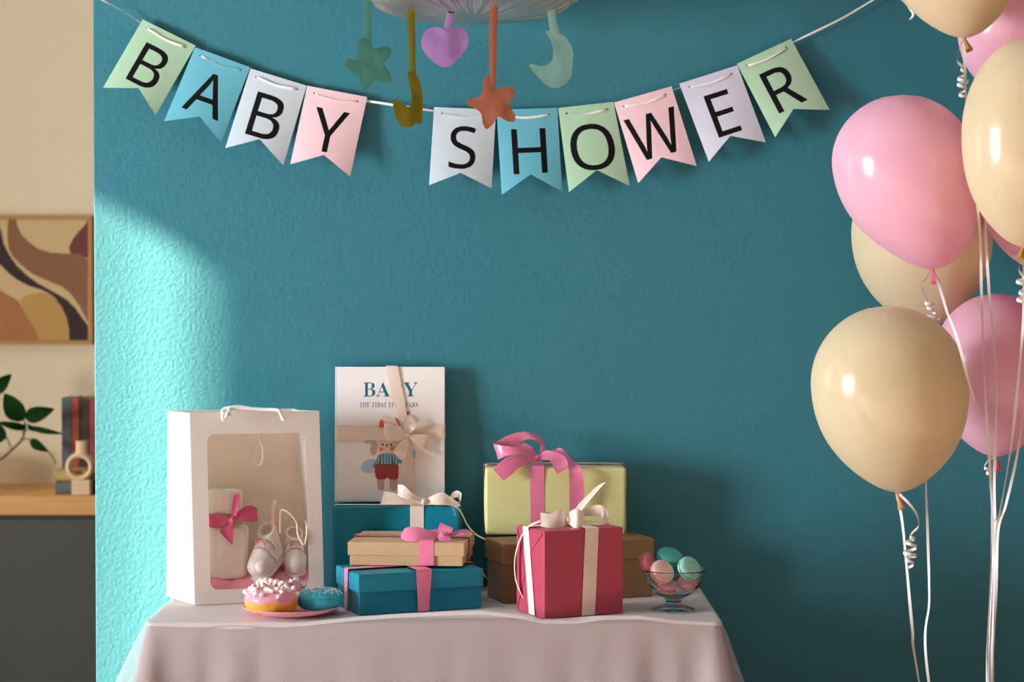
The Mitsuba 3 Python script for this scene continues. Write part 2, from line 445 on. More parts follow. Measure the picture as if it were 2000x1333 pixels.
def drape(layer, zend, n_s=460, n_t=44, seed=4):
    """A cloth over the table: rings from the middle of the top to its edge, then down with folds. layer 0: the cloth, 1: the tulle, 2: the tulle's fold on the top only, added to whiten it."""
    lift = 0.0035 * min(layer, 1)
    x0, x1, y0, y1 = tx0 - lift, tx1 + lift, ty0 - lift, ty1 + lift * 0.5
    R, er = 0.016, 0.005
    pts = []
    for (cx, cy), a0 in (((x1 - R, y0 + R), -90), ((x1 - R, y1 - R), 0), ((x0 + R, y1 - R), 90), ((x0 + R, y0 + R), 180)):
        for a in np.radians(a0 + np.linspace(0, 90, 15)):
            pts.append((cx + R * math.cos(a), cy + R * math.sin(a)))
    pts = np.array(pts + pts[:1])
    L = np.concatenate([[0], np.cumsum(np.linalg.norm(np.diff(pts, axis=0), axis=1))])
    u = np.arange(n_s) / n_s * L[-1]
    P = np.stack([np.interp(u, L, pts[:, 0]), np.interp(u, L, pts[:, 1])], 1)
    tg = np.roll(P, -1, 0) - np.roll(P, 1, 0)
    N = np.stack([tg[:, 1], -tg[:, 0]], 1) / np.linalg.norm(tg, axis=1, keepdims=True)
    cn = np.array([[tx1, ty0], [tx1, ty1], [tx0, ty1], [tx0, ty0]])
    dc = np.min(np.linalg.norm(P[:, None] - cn[None], axis=2), axis=1)
    cone = np.exp(-(dc / 0.055) ** 2)
    ridge = np.exp(-(dc / 0.20) ** 2) * np.cos(dc / 0.0135)
    Q = np.clip(P, [tx0, ty0], [tx1, ty1])
    fo = (meshkit.fbm(np.stack([Q[:, 0] * 9, Q[:, 1] * 9, np.zeros(n_s)], 1), 3, seed) - 0.5) * 2
    mid = np.array([(x0 + x1) / 2, (y0 + y1) / 2])
    top = ZT - 0.002 + (0.0, 0.0016, 0.0023)[layer]
    front = np.clip(-N[:, 1], 0, 1) ** 2
    xs = np.array([at(x, 1216, ty0)[0] for x in FRONT[:, 0]])
    up = np.interp(P[:, 0], xs, FRONT[:, 1]) * front * (layer > 0)
    rows = []
    for q in list(np.linspace(0.04, 0.76, 18)) + list(np.linspace(0.79, 1, 12)):
        e = np.clip((q - 0.80) / 0.19, 0, 1)
        e = e * e * (3 - 2 * e)
        rows.append(np.column_stack([mid + (P - N * er - mid) * q, top + np.maximum(up, 0) * e]))
    zt = rows[-1][:, 2]
    for a in np.radians([30, 60, 90]):
        rows.append(np.column_stack([P - N * er * (1 - math.sin(a)), zt - er * (1 - math.cos(a))]))
    if layer == 2:
        rows.append(np.column_stack([P + N * 0.001, zt - er - 0.0015 - np.maximum(-up, 0)]))
    else:
        for t in np.linspace(0, 1, n_t + 1)[1:] ** 1.5:
            h = (top - er - zend) * t
            left = np.clip(-N[:, 0], 0, 1)
            out = 0.03 * h + 0.15 * cone * h + 0.055 * ridge * h * math.exp(-h * 2) + 0.028 * fo * min(h * 4, 1) * (0.4 + 1.2 * t)
            if layer:
                out = out + (0.05 + 0.10 * cone + 0.12 * left) * h + 0.003 * min(h / 0.02, 1)
            out = out * np.where(N[:, 1] > 0.5, 0.03, 1.0)
            hh = zt - er - (zt - er - zend) * t
            rows.append(np.column_stack([P + N * out[:, None], hh]))
    V = np.array(rows)
    V[..., 1] = np.minimum(V[..., 1], WALL - (0.008, 0.005, 0.005)[layer])
    f = grid_faces(len(rows), n_s, wrap_v=True)
    V = np.vstack([V.reshape(-1, 3), [[mid[0], mid[1], top]]])
    c = len(V) - 1
    f = np.vstack([f, [[c, j, (j + 1) % n_s] for j in range(n_s)]])
    return trimesh.Trimesh(V, f, process=False)


put(new('tablecloth'), drape(0, 0.25), 'm_cloth', smooth=True)
tag('tablecloth', 'dusty pink cloth draped over the table in soft folds', 'tablecloth')
k = new('tulle_overlay')
put(k + '__veil', drape(1, 0.30), 'm_tulle', smooth=True)
put(k + '__fold', drape(2, 0.30), 'm_tulle_whitening', smooth=True)  # second sheet added over the top to make it look brighter
tag(k, 'sheer white tulle veil laid over the pink tablecloth', 'tulle')

# ------------------------------------------------------------------ the room beyond: counter, art, plant, books, vase
D0 = YB - CAM[1]
zc_top = at(120, 945, YB)[2]
yf = on_z(150, 969, zc_top)[1]
thick = at(100, 965, yf)[2] - at(100, 1003, yf)[2]
k = new('sideboard')
put(k + '__countertop', box_mesh(XL + 0.02, -0.45, yf, YB - 0.002, zc_top - thick, zc_top, 0.003), 'm_oak')
put(k + '__cabinet_body', box_mesh(XL + 0.03, -0.47, yf + 0.03, YB - 0.004, 0.06, zc_top - thick - 0.001, 0.002), 'm_cabinet')
put(k + '__plinth', box_mesh(XL + 0.06, -0.5, yf + 0.07, YB - 0.02, 0, 0.059, 0.002), 'm_cabinet')
for i, x in enumerate(np.linspace(XL + 0.04, -0.48, 5)[:-1]):
    w = (-0.48 - XL - 0.04) / 4
    put(k + '__door' + (f'_{i:03d}' if i else ''), box_mesh(x + 0.003, x + w - 0.003, yf + 0.012, yf + 0.029, 0.08, zc_top - thick - 0.012, 0.002), 'm_cabinet')
tag(k, 'dark sideboard with a thick oak top in the room beyond the teal wall', 'sideboard')
tag(k + '__countertop', 'thick oak top')

# framed art
YA = YB - 0.03
k = new('framed_art')
fr = lambda x, y: at(x, y, YA)
x1_, zt_, zb_ = fr(180, 421)[0], fr(180, 421)[2], fr(180, 673)[2]
x0_ = x1_ - 0.52
t = 0.011
put(k + '__frame', join(box_mesh(x0_, x1_, YA - 0.004, YB - 0.002, zt_ - t, zt_, 0.001), box_mesh(x0_, x1_, YA - 0.004, YB - 0.002, zb_, zb_ + t, 0.001),
                        box_mesh(x0_, x0_ + t, YA - 0.004, YB - 0.002, zb_ + t, zt_ - t, 0.001), box_mesh(x1_ - t, x1_, YA - 0.004, YB - 0.002, zb_ + t, zt_ - t, 0.001)), 'm_frame_wood', smooth=False)
put(k + '__canvas', box_mesh(x0_ + t + 2e-4, x1_ - t - 2e-4, YA + 0.004, YB - 0.004, zb_ + t + 2e-4, zt_ - t - 2e-4), 'm_paint_tan', smooth=False)
tag(k, 'framed abstract painting of brown and ochre curves on the cream wall', 'painting')
ART = {'brown': [(80, 62), (145, 62), (160, 150), (200, 240), (280, 320), (370, 380), (480, 412), (600, 422), (740, 425), (800, 450), (845, 485), (845, 1085), (760, 920), (680, 810), (600, 745), (500, 700), (400, 660), (300, 610), (200, 530), (120, 450), (80, 370), (68, 250), (70, 150)],
       'maroon': [(846, 80), (825, 140), (760, 205), (700, 280), (665, 360), (670, 410), (700, 425), (760, 428), (846, 470)],
       'dark': [(-180, 60), (-90, 75), (-20, 130), (0, 190), (30, 330), (80, 430), (160, 545), (260, 640), (360, 710), (460, 765), (560, 820), (640, 870), (720, 950), (790, 1050), (846, 1120), (846, 1272), (670, 1272), (668, 1150), (640, 1030), (590, 930), (530, 850), (460, 800), (380, 765), (280, 735), (170, 680), (80, 610), (0, 530), (-90, 420), (-180, 380)],
       'ochre': [(190, 870), (260, 820), (380, 795), (460, 815), (530, 865), (600, 950), (645, 1060), (665, 1160), (665, 1272), (376, 1272), (350, 1180), (300, 1090), (250, 1030), (215, 960)],
       'rust': [(-400, 700), (-150, 720), (0, 780), (60, 820), (120, 850), (170, 885), (210, 960), (240, 1030), (300, 1090), (345, 1170), (375, 1272), (-400, 1272)]}
lim = Polygon([(x0_ + t + 1e-3, zb_ + t + 1e-3), (x1_ - t - 1e-3, zb_ + t + 1e-3), (x1_ - t - 1e-3, zt_ - t - 1e-3), (x0_ + t + 1e-3, zt_ - t - 1e-3)])
for i, (nm, pts) in enumerate(ART.items()):
    w = np.array([at(x * 0.2026, 410 + y * 0.2026, YA) for x, y in pts])
    g = Polygon(w[:, [0, 2]]).buffer(0).intersection(lim)
    g = [q for q in getattr(g, 'geoms', [g]) if q.area > 1e-6]
    m = mapped(slab(g, 0.0008), frame([0, YA + 0.0035 - i * 0.0002, 0], [1, 0, 0], [0, 0, 1], [0, -1, 0]))
    put(k + f'__painted_shape' + (f'_{i:03d}' if i else ''), m, 'm_paint_' + nm, smooth=False)


def upright_book(px0, px1, ptop, Yf, mat_, label, lean=0.0, depth=0.15):
    k = new('book')
    p0, p1 = at(px0, 950, Yf), at(px1, 950, Yf)
    w, h = p1[0] - p0[0], at(px0, ptop, Yf)[2] - zc_top
    sh = lambda v: np.asarray(v) @ np.array([[math.cos(lean), 0, math.sin(lean)], [0, 1, 0], [-math.sin(lean), 0, math.cos(lean)]]) + np.array([p0[0], Yf, zc_top + 0.0005 + abs(math.sin(lean)) * w])
    put(k + '__cover', mapped(join(box_mesh(0, 0.002, 0, depth, 0, h), box_mesh(w - 0.002, w, 0, depth, 0, h), box_mesh(0.002, w - 0.002, 0, 0.002, 0, h)), sh), mat_, smooth=False)
    put(k + '__pages', mapped(box_mesh(0.0024, w - 0.0024, 0.0024, depth - 0.004, 0.003, h - 0.003), sh), 'm_pages', smooth=False)
    tag(k, label, 'book')


Yb = YB - 0.2
upright_book(121, 139.5, 778, Yb, 'm_book_grey', 'slate grey book, leftmost of the upright books on the sideboard', lean=0.0)
upright_book(140.5, 154.5, 779, Yb, 'm_book_rust', 'rust orange upright book second from the left on the sideboard')
upright_book(156, 174.5, 779, Yb, 'm_book_brown', 'dark brown upright book behind the ring vase')
upright_book(175.5, 196, 779, Yb, 'm_book_red', 'red upright book half hidden by the teal wall edge')


def lying_book(px0, px1, pb, ptop, Yf, z0, mat_, label):
    """A book on its side with its rounded spine towards the room."""
    k = new('book')
    x0, x1 = at(px0, pb, Yf)[0], at(px1, pb, Yf)[0]
    h = at(px0, ptop, Yf)[2] - at(px0, pb, Yf)[2]
    r = h / 2
    prof = Polygon([(r * 0.5 + 0.5 * r * math.cos(a), r + r * math.sin(a)) for a in np.radians(np.linspace(90, 270, 13))] + [(0.12, 0), (0.12, h)])
    inner = affinity.translate(prof.buffer(-0.0025), 0.004, 0)
    fm = frame([x0, Yf, z0 + 0.0005], [0, 1, 0], [0, 0, 1], [1, 0, 0])
    put(k + '__cover', fix(mapped(slab(prof.difference(inner), x1 - x0), fm)), mat_, smooth=35)
    put(k + '__pages', fix(mapped(mapped(slab(inner.buffer(-0.0003), x1 - x0 - 0.006), lambda v: v + [0, 0, 0.003]), fm)), 'm_pages', smooth=False)
    tag(k, label, 'book')
    return z0 + 0.001 + h


Yl = yf + 0.045
zz = lying_book(108, 190, 952, 928, Yl, zc_top, 'm_book_grey', 'slate blue book lying flat under the ochre book on the sideboard')
lying_book(105, 190, 928, 907, Yl, zz, 'm_book_ochre', 'ochre book lying on top of the slate blue book behind the ring vase')

# ring vase
k = new('ring_vase')
Yv = yf + 0.012 + 0.018
s = (4 + Yv) / F
cx, cz = at(157, 912, Yv)[0], at(157, 912, Yv)[2]
R, r = 22.5 * s, 6.2 * s
ang = np.linspace(0, 2 * np.pi, 65)[:-1]
ring = np.array([[cx + R * math.cos(a), Yv, cz + R * math.sin(a)] for a in ang])
v = []
for a in ang:
    for b in np.linspace(0, 2 * np.pi, 17)[:-1]:
        q = R + r * math.cos(b)
        v.append([cx + q * math.cos(a), Yv + 1.9 * r * math.sin(b), cz + q * math.sin(a)])
put(k + '__body', fix(trimesh.Trimesh(np.array(v), grid_faces(64, 16, True, True), process=False)), 'm_vase', smooth=True)
zn0, zn1 = cz + R - 1.0 * s, at(160, 862, Yv)[2]
nk = lathe([(0, 0), (13 * s, 0), (11.5 * s, (zn1 - zn0) * 0.5), (11.5 * s, zn1 - zn0), (8.5 * s, zn1 - zn0), (8.0 * s, (zn1 - zn0) * 0.5), (0, (zn1 - zn0) * 0.45)], 32)
put(k + '__neck', mapped(nk, lambda v: v * [1, 0.8, 1] + [cx + 3 * s, Yv, zn0]), 'm_vase', smooth=40)
zf = cz - R - 0.4 * r
put(k + '__foot', box_mesh(cx - 15 * s, cx + 21 * s, Yv - 0.018, Yv + 0.02, zc_top + 0.0004, zf, 0.003), 'm_vase')
tag(k, 'beige clay ring vase with a square foot on the oak sideboard', 'vase')

# plant in a trough
k = new('rubber_plant')
Yp = yf + 0.02
pot = at(-105, 940, yf + 0.15)
put(k + '__pot', mapped(lathe([(0, 0), (0.075, 0), (0.088, 0.01), (0.105, 0.10), (0.105, 0.104), (0.098, 0.104), (0.094, 0.09), (0, 0.09)], 48), lambda v: v + [pot[0], pot[1], zc_top + 0.0005]), 'm_trough', smooth=40)
put(k + '__soil', mapped(lathe([(0, 0), (0.0935, 0), (0.0935, 0.002), (0, 0.003)], 40), lambda v: v + [pot[0], pot[1], zc_top + 0.0912]), 'm_soil', smooth=40)
tag(k, 'rubber plant with dark glossy leaves at the left edge of the sideboard', 'plant')
Z = 190 / 873
pz = lambda x, y, Y: at(x * Z, 720 + y * Z, Y)
Yst = yf + 0.09
stems = [[(-470, 880, Yst + .06), (-330, 850, Yst + .05), (-160, 868, Yst + .02), (0, 820, Yst), (100, 735, Yst), (190, 650, Yst), (215, 590, Yst), (225, 520, Yst), (225, 490, Yst)],
         [(105, 735, Yst), (90, 690, Yst), (60, 620, Yst)], [(195, 645, Yst), (230, 632, Yst), (275, 640, Yst)], [(435, 750, Yst - .01), (470, 790, Yst - .01), (500, 860, Yst - .01)],
         [(215, 590, Yst), (190, 550, Yst), (160, 525, Yst)], [(220, 570, Yst), (260, 540, Yst), (320, 520, Yst)], [(225, 500, Yst), (218, 470, Yst), (212, 440, Yst)]]
for i, sp in enumerate(stems):
    put(k + '__stem' + (f'_{i:03d}' if i else ''), tube([pz(*q) for q in sp], [0.0045, 0.0035, 0.003] if i == 0 else 0.0018, 8, n=24), 'm_stem', smooth=True)


def leaf(base, tip, width, Yb_, Yt, bend=0.01, side=0.25):
    """A pointed blade from base to tip with a raised midrib fold."""
    a, b = pz(*base, Yb_), pz(*tip, Yt)
    L = np.linalg.norm(b - a)
    ex = (b - a) / L
    ey = np.cross([0, -1, 0], ex)
    ey /= np.linalg.norm(ey)
    ez = np.cross(ex, ey)
    n, m = 22, 9
    t = np.linspace(0, 1, n)
    hw = width * np.sin(np.pi * np.clip(t, 0, 1) ** 0.85) ** 0.75 * (1 - 0.25 * t)
    q = np.linspace(-1, 1, m)
    V = a + ex * (t * L)[:, None, None] + ey * (hw[:, None] * q[None])[..., None] + ez * (bend * np.sin(np.pi * t)[:, None] + side * hw[:, None] * np.abs(q)[None] ** 1.3)[..., None]
    return trimesh.Trimesh(V.reshape(-1, 3), grid_faces(n, m), process=False)


lw = 0.2 * 1.4 / 1000
leaves = [((212, 470), (40, 225), 88, 0, .0), ((225, 445), (490, 365), 68, 0, -.02), ((265, 530), (575, 590), 26, 0, -.03), ((272, 640), (440, 750), 42, 0, -.02),
          ((60, 625), (-150, 520), 90, 0, .02), ((240, 535), (-30, 480), 34, 0, -.05), ((-60, 230), (104, 52), 60, .03, .03), ((330, 560), (240, 500), 22, 0, 0)]
for i, (b_, t_, w_, dy, dt) in enumerate(leaves):
    put(k + '__leaf' + (f'_{i:03d}' if i else ''), leaf(b_, t_, 1.18 * w_ * Z * 1.43e-3, Yst + dy, Yst + dt), 'm_leaf', smooth=True)
SANS = {'B': (909, [['136,1000 447,1000 570,990 643,972 706,944 734,923 773,878 790,836 801,776 797,703 783,654 759,612 720,573 671,545 612,526 615,521 682,507 752,472 780,448 808,409 829,350 832,238 818,178 801,140 773,101 713,52 633,17 535,0 136,0', '266,469 262,464 264,106 478,105 549,112 620,137 664,177 692,234 699,269 699,314 681,376 635,429 581,454 500,469', '262,578 266,573 493,573 546,581 599,598 635,627 664,681 671,745 664,787 653,813 617,852 546,881 464,892 264,891']]), 'A': (895, [['0,4 388,1000 503,1003 892,0 759,4 639,308 247,307 129,0', '290,424 294,420 601,423 486,734 446,861 441,858 399,710']]), 'Y': (790, [['4,1000 140,996 395,516 409,530 650,993 657,1000 790,1000 780,972 458,385 458,0 332,0 332,382 17,962']]), 'S': (769, [['70,154 157,123 252,101 377,94 434,101 480,116 523,141 555,177 577,241 577,273 566,319 551,345 516,380 449,419 248,500 178,545 122,605 91,678 84,720 84,790 98,850 133,909 178,951 234,983 339,1010 426,1014 510,1007 615,983 678,958 640,850 564,877 472,899 368,902 325,895 285,880 235,838 217,801 210,758 221,695 239,663 267,634 348,588 486,535 577,490 633,448 668,406 696,339 703,241 685,161 654,105 608,59 577,38 483,0 395,-14 245,-10 157,4 73,31']]), 'H': (1035, [['136,1000 262,996 264,578 769,577 773,581 773,996 899,1000 899,0 773,0 771,464 266,465 262,461 262,0 136,0']]), 'O': (1091, [['84,486 87,584 108,699 133,769 178,850 248,923 311,965 392,996 465,1010 594,1014 671,1003 748,979 829,934 895,871 941,804 979,713 1003,594 1007,448 996,360 969,259 934,185 888,122 860,94 790,42 710,7 629,-10 497,-14 392,4 311,35 220,101 164,171 122,259 94,367', '217,480 227,377 249,296 294,208 344,155 398,123 486,98 573,94 630,101 679,116 750,155 789,194 832,265 856,335 874,451 874,548 864,633 842,711 818,764 786,810 740,852 686,881 597,902 497,902 419,884 373,863 333,835 294,792 256,722 238,672 224,605']]), 'W': (1301, [['17,1000 150,996 322,322 350,177 357,182 371,273 395,371 580,1000 713,996 902,371 941,192 948,181 954,185 986,353 1150,1000 1283,996 1017,0 888,0 699,633 646,830 640,826 615,706 413,7 409,0 280,0']]), 'E': (776, [['136,1000 692,1000 692,888 266,888 262,884 264,578 668,577 668,469 263,467 263,114 692,112 692,0 136,0']]), 'R': (871, [['136,1000 433,1000 542,990 608,972 661,948 699,920 727,888 759,829 773,769 776,699 762,615 734,559 699,517 657,486 583,451 579,443 822,49 846,0 703,0 696,7 457,413 263,411 262,0 136,0', '262,522 266,517 472,521 543,539 586,564 622,607 643,672 643,748 618,817 575,856 490,885 264,887']])}
SERIF = {'B': (923, [['80,913 80,948 531,948 615,937 682,920 741,892 780,860 811,811 825,759 825,703 808,640 790,612 731,559 678,535 621,521 618,515 717,483 787,444 829,406 860,350 871,308 871,234 864,199 832,129 787,80 703,31 584,4 84,0 84,35 133,42 166,57 192,86 203,126 203,818 196,854 185,876 163,898 116,913', '378,477 385,90 403,64 415,56 455,49 517,49 567,56 603,71 639,103 657,135 671,189 675,311 657,386 639,418 614,443 574,465 517,479 385,483', '378,529 382,524 478,524 539,535 586,557 615,589 629,618 640,665 640,772 625,830 607,862 589,881 534,902 420,902 392,886 381,857 378,825']]), 'A': (909, [['7,38 29,39 62,53 90,82 122,142 451,969 469,969 808,160 861,64 884,46 923,38 923,0 500,0 504,38 538,38 581,49 604,64 615,87 598,158 556,263 545,276 218,275 165,151 154,98 161,72 180,53 224,39 266,38 266,0 7,0', '241,343 244,336 524,338 393,660 370,660 360,648']]), 'Y': (888, [['-3,913 -3,948 430,948 430,913 392,913 348,902 326,879 325,853 514,474 541,472 730,782 748,829 752,853 737,887 703,905 640,913 640,948 916,948 916,913 877,902 855,887 808,834 560,427 559,127 567,94 578,71 607,49 647,39 678,38 682,0 234,0 234,35 302,46 324,57 346,83 360,158 360,368 87,862 54,895']]), 'T': (881, [['70,948 853,948 853,745 817,813 792,842 753,870 700,891 643,902 549,899 549,130 560,86 582,57 615,42 682,35 682,0 241,0 241,35 287,39 330,53 356,79 371,119 374,899 280,902 223,891 180,874 120,823 102,799 70,727']]), 'H': (1091, [['80,0 80,35 154,49 184,71 203,127 203,825 195,854 173,887 137,905 84,913 84,948 503,948 503,913 429,902 400,883 385,854 378,800 378,529 385,521 755,521 762,527 762,800 755,857 740,883 711,902 636,913 636,948 1056,948 1056,913 1003,905 963,887 944,858 937,828 937,126 955,76 974,57 1006,42 1056,35 1056,0 636,0 636,35 704,46 726,57 752,91 762,158 762,454 755,462 385,462 378,456 378,158 385,104 392,83 415,56 451,42 503,35 503,0']]), 'E': (920, [['77,0 77,35 144,42 170,53 184,68 199,97 206,140 203,828 195,858 173,891 133,909 84,913 84,948 832,948 832,741 796,810 764,842 703,874 598,895 431,895 404,888 389,872 381,846 381,513 496,514 564,539 601,575 633,640 633,343 611,390 590,418 543,447 486,462 382,460 381,113 396,78 434,59 549,56 682,74 753,102 803,137 842,180 888,255 839,0']]), 'F': (843, [['77,916 77,948 818,948 818,745 783,813 747,849 668,884 566,899 444,899 397,888 381,864 378,522 383,515 493,518 547,535 590,572 611,607 629,654 629,325 597,400 576,426 550,444 479,465 378,461 378,158 388,94 400,75 433,49 535,35 535,0 80,0 84,38 109,39 147,49 181,71 192,90 203,130 203,821 185,872 170,887 130,905']]), 'I': (542, [['77,35 133,46 166,60 192,86 203,115 206,825 199,861 180,891 133,909 77,913 77,948 510,948 507,913 440,906 403,887 388,865 381,835 381,126 392,86 407,67 440,49 510,38 510,0 77,0']]), 'R': (986, [['80,0 80,35 154,49 184,71 203,127 203,825 195,854 173,887 137,905 84,913 84,948 573,944 657,930 724,909 801,864 839,818 864,759 867,657 857,615 832,570 801,535 762,507 720,486 663,468 661,458 921,75 946,49 968,39 1000,35 1000,0 752,0 468,441 378,438 378,158 385,105 400,71 429,49 503,35 503,0', '381,846 379,491 385,486 528,490 581,504 614,522 657,573 675,622 682,672 675,773 664,809 646,841 617,870 574,891 535,899 448,899 412,891 393,876']]), 'S': (811, [['140,10 140,283 165,212 193,156 232,103 275,67 353,35 489,31 532,42 572,64 597,89 619,125 629,165 629,206 622,232 601,271 572,300 540,321 311,437 245,486 185,556 164,601 154,647 154,738 164,787 189,843 217,881 269,927 336,958 381,969 441,969 483,962 609,927 685,927 706,941 706,717 660,802 604,866 529,912 468,927 385,927 313,905 270,865 252,825 248,780 255,748 270,719 309,679 359,647 601,531 647,500 699,448 731,392 748,315 745,217 713,129 692,98 633,42 577,10 514,-10 444,-21 378,-17 329,-7 238,24 161,24']]), 'V': (892, [['-3,913 -3,948 441,948 437,913 395,913 341,898 319,868 318,839 333,793 535,303 559,301 577,331 744,772 762,832 762,868 743,894 707,909 647,913 647,948 920,948 920,913 884,909 855,894 822,855 801,812 479,-28 465,-24 455,-3 94,841 76,869 51,894']])}

def glyph(table, ch):
    adv, polys = table[ch]
    dec = lambda s: [tuple(map(float, q.split(','))) for q in s.split()]
    return adv, [Polygon(dec(p[0]), [dec(h) for h in p[1:]]).buffer(0) for p in polys]


# ------------------------------------------------------------------ pennants of the garland
FLAGS = [  # letter, material, TL, TR, BL, notch, BR
    ('B', P_GREEN, (278.6, 37.8), (382, 89), (201, 171.5), (270.5, 172.3), (304, 224.7)),
    ('A', P_BLUE, (381, 92), (488.7, 131.5), (320.5, 237), (390, 227.7), (431.7, 278)),
    ('B', P_PALE, (489, 133.7), (599, 167.5), (439.8, 289.5), (506.8, 272), (553.3, 323.3)),
    ('Y', P_PINK, (600, 167.5), (717.3, 189.6), (566.8, 321), (632.4, 303), (683.8, 345.2)),
    ('S', P_PALE, (847.7, 209.3), (969, 214), (838, 362), (899.6, 338), (960, 368)),
    ('H', P_BLUE, (969.5, 214.5), (1088.6, 210.7), (980, 381), (1036.8, 341), (1098, 374.5)),
    ('O', P_GREEN, (1090, 211), (1198, 199), (1111, 375.6), (1165.5, 332.4), (1230, 363.6)),
    ('W', P_PINK, (1199.2, 200.4), (1311.6, 168.6), (1246.5, 358), (1291.8, 307.5), (1361, 324.6)),
    ('E', P_LAV, (1326.6, 163.5), (1440, 127.5), (1384.5, 316.5), (1426.5, 265.5), (1496, 278.4)),
    ('R', P_GREEN, (1439, 124.5), (1545, 75.6), (1514, 268.5), (1550, 213), (1620.6, 214.8))]
FL = ['pale green swallowtail pennant with the letter B, first of the garland', 'sky blue pennant with the letter A beside the green B pennant', 'pale grey blue pennant with the letter B between the A and Y pennants',
      'pale pink pennant with the letter Y at the end of the word BABY', 'pale grey blue pennant with the letter S below the orange star', 'blue pennant with the letter H, third word letter of the garland after S',
      'pale green pennant with the letter O between the H and W pennants', 'pink pennant with the letter W beside the green O pennant', 'lavender pennant with the letter E second from the right end',
      'pale green pennant with the letter R at the right end of the garland']
FL[5] = 'blue pennant with the letter H between the S and O pennants'
Y_TOP = WALL - 0.016
GAPS = {}
for i, (ch, mt, TL, TR, BL, NO, BR) in enumerate(FLAGS):
    TL, TR, BL, NO, BR = (np.array(q) for q in (TL, TR, BL, NO, BR))
    dy = 0.0014 * (i % 2)

    def warp(v, TL=TL, TR=TR, BL=BL, BR=BR, dy=dy, lift=0.0, i=i):
        """unit square (u right, v down) -> pixel (bilinear) -> wall-parallel sheet that leans out and curls at its foot."""
        v = np.asarray(v)
        u, w = v[:, 0:1], v[:, 1:2]
        px = (TL * (1 - u) + TR * u) * (1 - w) + (BL * (1 - u) + BR * u) * w
        Y = Y_TOP - dy - 0.020 * w[:, 0] - 0.010 * w[:, 0] ** 2 - 0.010 * (4 * u[:, 0] * (1 - u[:, 0])) * (0.3 + w[:, 0]) - v[:, 2]
        return np.array([at(a, b, y) for (a, b), y in zip(px, Y)])
    M = np.linalg.solve(np.column_stack([BL - TL + (BR - TR - BL + TL) * 0.5, TR - TL + (BR - TR - BL + TL) * 0.8]), NO - TL)
    nv, nu = M
    # notch point in (u, v) by two Newton steps on the bilinear map
    for _ in range(8):
        cur = (TL * (1 - nu) + TR * nu) * (1 - nv) + (BL * (1 - nu) + BR * nu) * nv
        Ju = (TR - TL) * (1 - nv) + (BR - BL) * nv
        Jv = (BL - TL) * (1 - nu) + (BR - TR) * nu
        du, dv = np.linalg.solve(np.column_stack([Ju, Jv]), NO - cur)
        nu, nv = nu + du, nv + dv
    shape = Polygon([(0, 0), (1, 0), (1, 1), (nu, nv), (0, 1)])
    for hu in (0.14, 0.86):
        shape = shape.difference(affinity.scale(Point(hu, 0.075).buffer(0.02, 8), 1, 0.72))
    key = new('pennant')
    put(key + '__sheet', mapped(slab(shape, 0.0004, 0.09), warp), mt, smooth=30)
    adv, gl = glyph(SANS, ch)
    capv = 0.53
    W_, H_ = np.linalg.norm(TR - TL), np.linalg.norm((BL + BR - TL - TR) / 2)
    xs = [g.bounds for g in gl]
    gx0, gx1 = min(b[0] for b in xs), max(b[2] for b in xs)
    k = capv / 1000 * H_ / W_
    if ch == 'W':
        k *= 0.92
    gl = [affinity.affine_transform(g, [k, 0, 0, -capv / 1000, 0.5 - k * (gx0 + gx1) / 2, 0.235 + capv]) for g in gl]
    put(key + '__letter', mapped(mapped(slab(gl, 0.0003, 0.06), lambda v: v + [0, 0, 0.0006]), warp), 'm_ink', smooth=30)
    labels[key + '__letter'] = {'label': f'black letter {ch}'}
    tag(key, FL[i], 'pennant', 'pennants of the garland')
    e = lambda u, v: tuple((TL * (1 - u) + TR * u) * (1 - v) + (BL * (1 - u) + BR * u) * v)
    GAPS[i] = [(*e(0.0, 0.05), 'b'), (*e(0.10, 0.07), 'b'), (*e(0.14, 0.075), 'h'), (*e(0.22, 0.085), 'f'), (*e(0.5, 0.105), 'f'), (*e(0.78, 0.085), 'f'), (*e(0.86, 0.075), 'h'), (*e(0.90, 0.07), 'b'), (*e(1.0, 0.05), 'b')]

# the ribbon that threads the pennants
path = [(189, -6, 'o'), (203, 2, 'o'), (240, 22, 'o')]
for i in range(10):
    path += GAPS[i]
    if i == 3:
        path += [(780, 207, 'o')]
path += [(1640, 38, 'o'), (1705, 0, 'o'), (1760, -30, 'o')]
off = {'b': -0.004, 'h': 0.002, 'f': 0.0085, 'o': 0.004}
pw = np.array([at(x, y, Y_TOP - off[c] - (0.0016 if c in 'f' else 0)) for x, y, c in path])
pw = spline(pw, 900)
th = 0.9 * np.sin(np.linspace(0, 46, 900)) + 0.5
w = np.stack([np.zeros(900), np.sin(th) * 0.55, np.abs(np.cos(th))], 1)
w = w / np.linalg.norm(w, axis=1, keepdims=True) * 0.0052
put(new('garland_ribbon'), strip(pw, w), 'm_string', smooth=True)
tag('garland_ribbon', 'narrow white ribbon threaded through all the pennants of the garland', 'ribbon')

# ------------------------------------------------------------------ foil disc and its hanging film shapes
k = new('foil_balloon')
FC = at(922, -4, 0.06)
FR = 0.20


def pleat(r, z, a):
    amp = np.clip(r / FR, 0, 1) ** 2
    w_ = np.abs(((a * 17 / np.pi + 0.3 * np.sin(3 * a)) % 1) - 0.5) * 2
    w2 = np.abs(((a * 61 / np.pi + 1.1 * np.sin(5 * a)) % 1) - 0.5) * 2
    return r * (1 - 0.012 * amp * w_), z * (1 - 0.16 * amp * w_ - 0.06 * amp * w2)


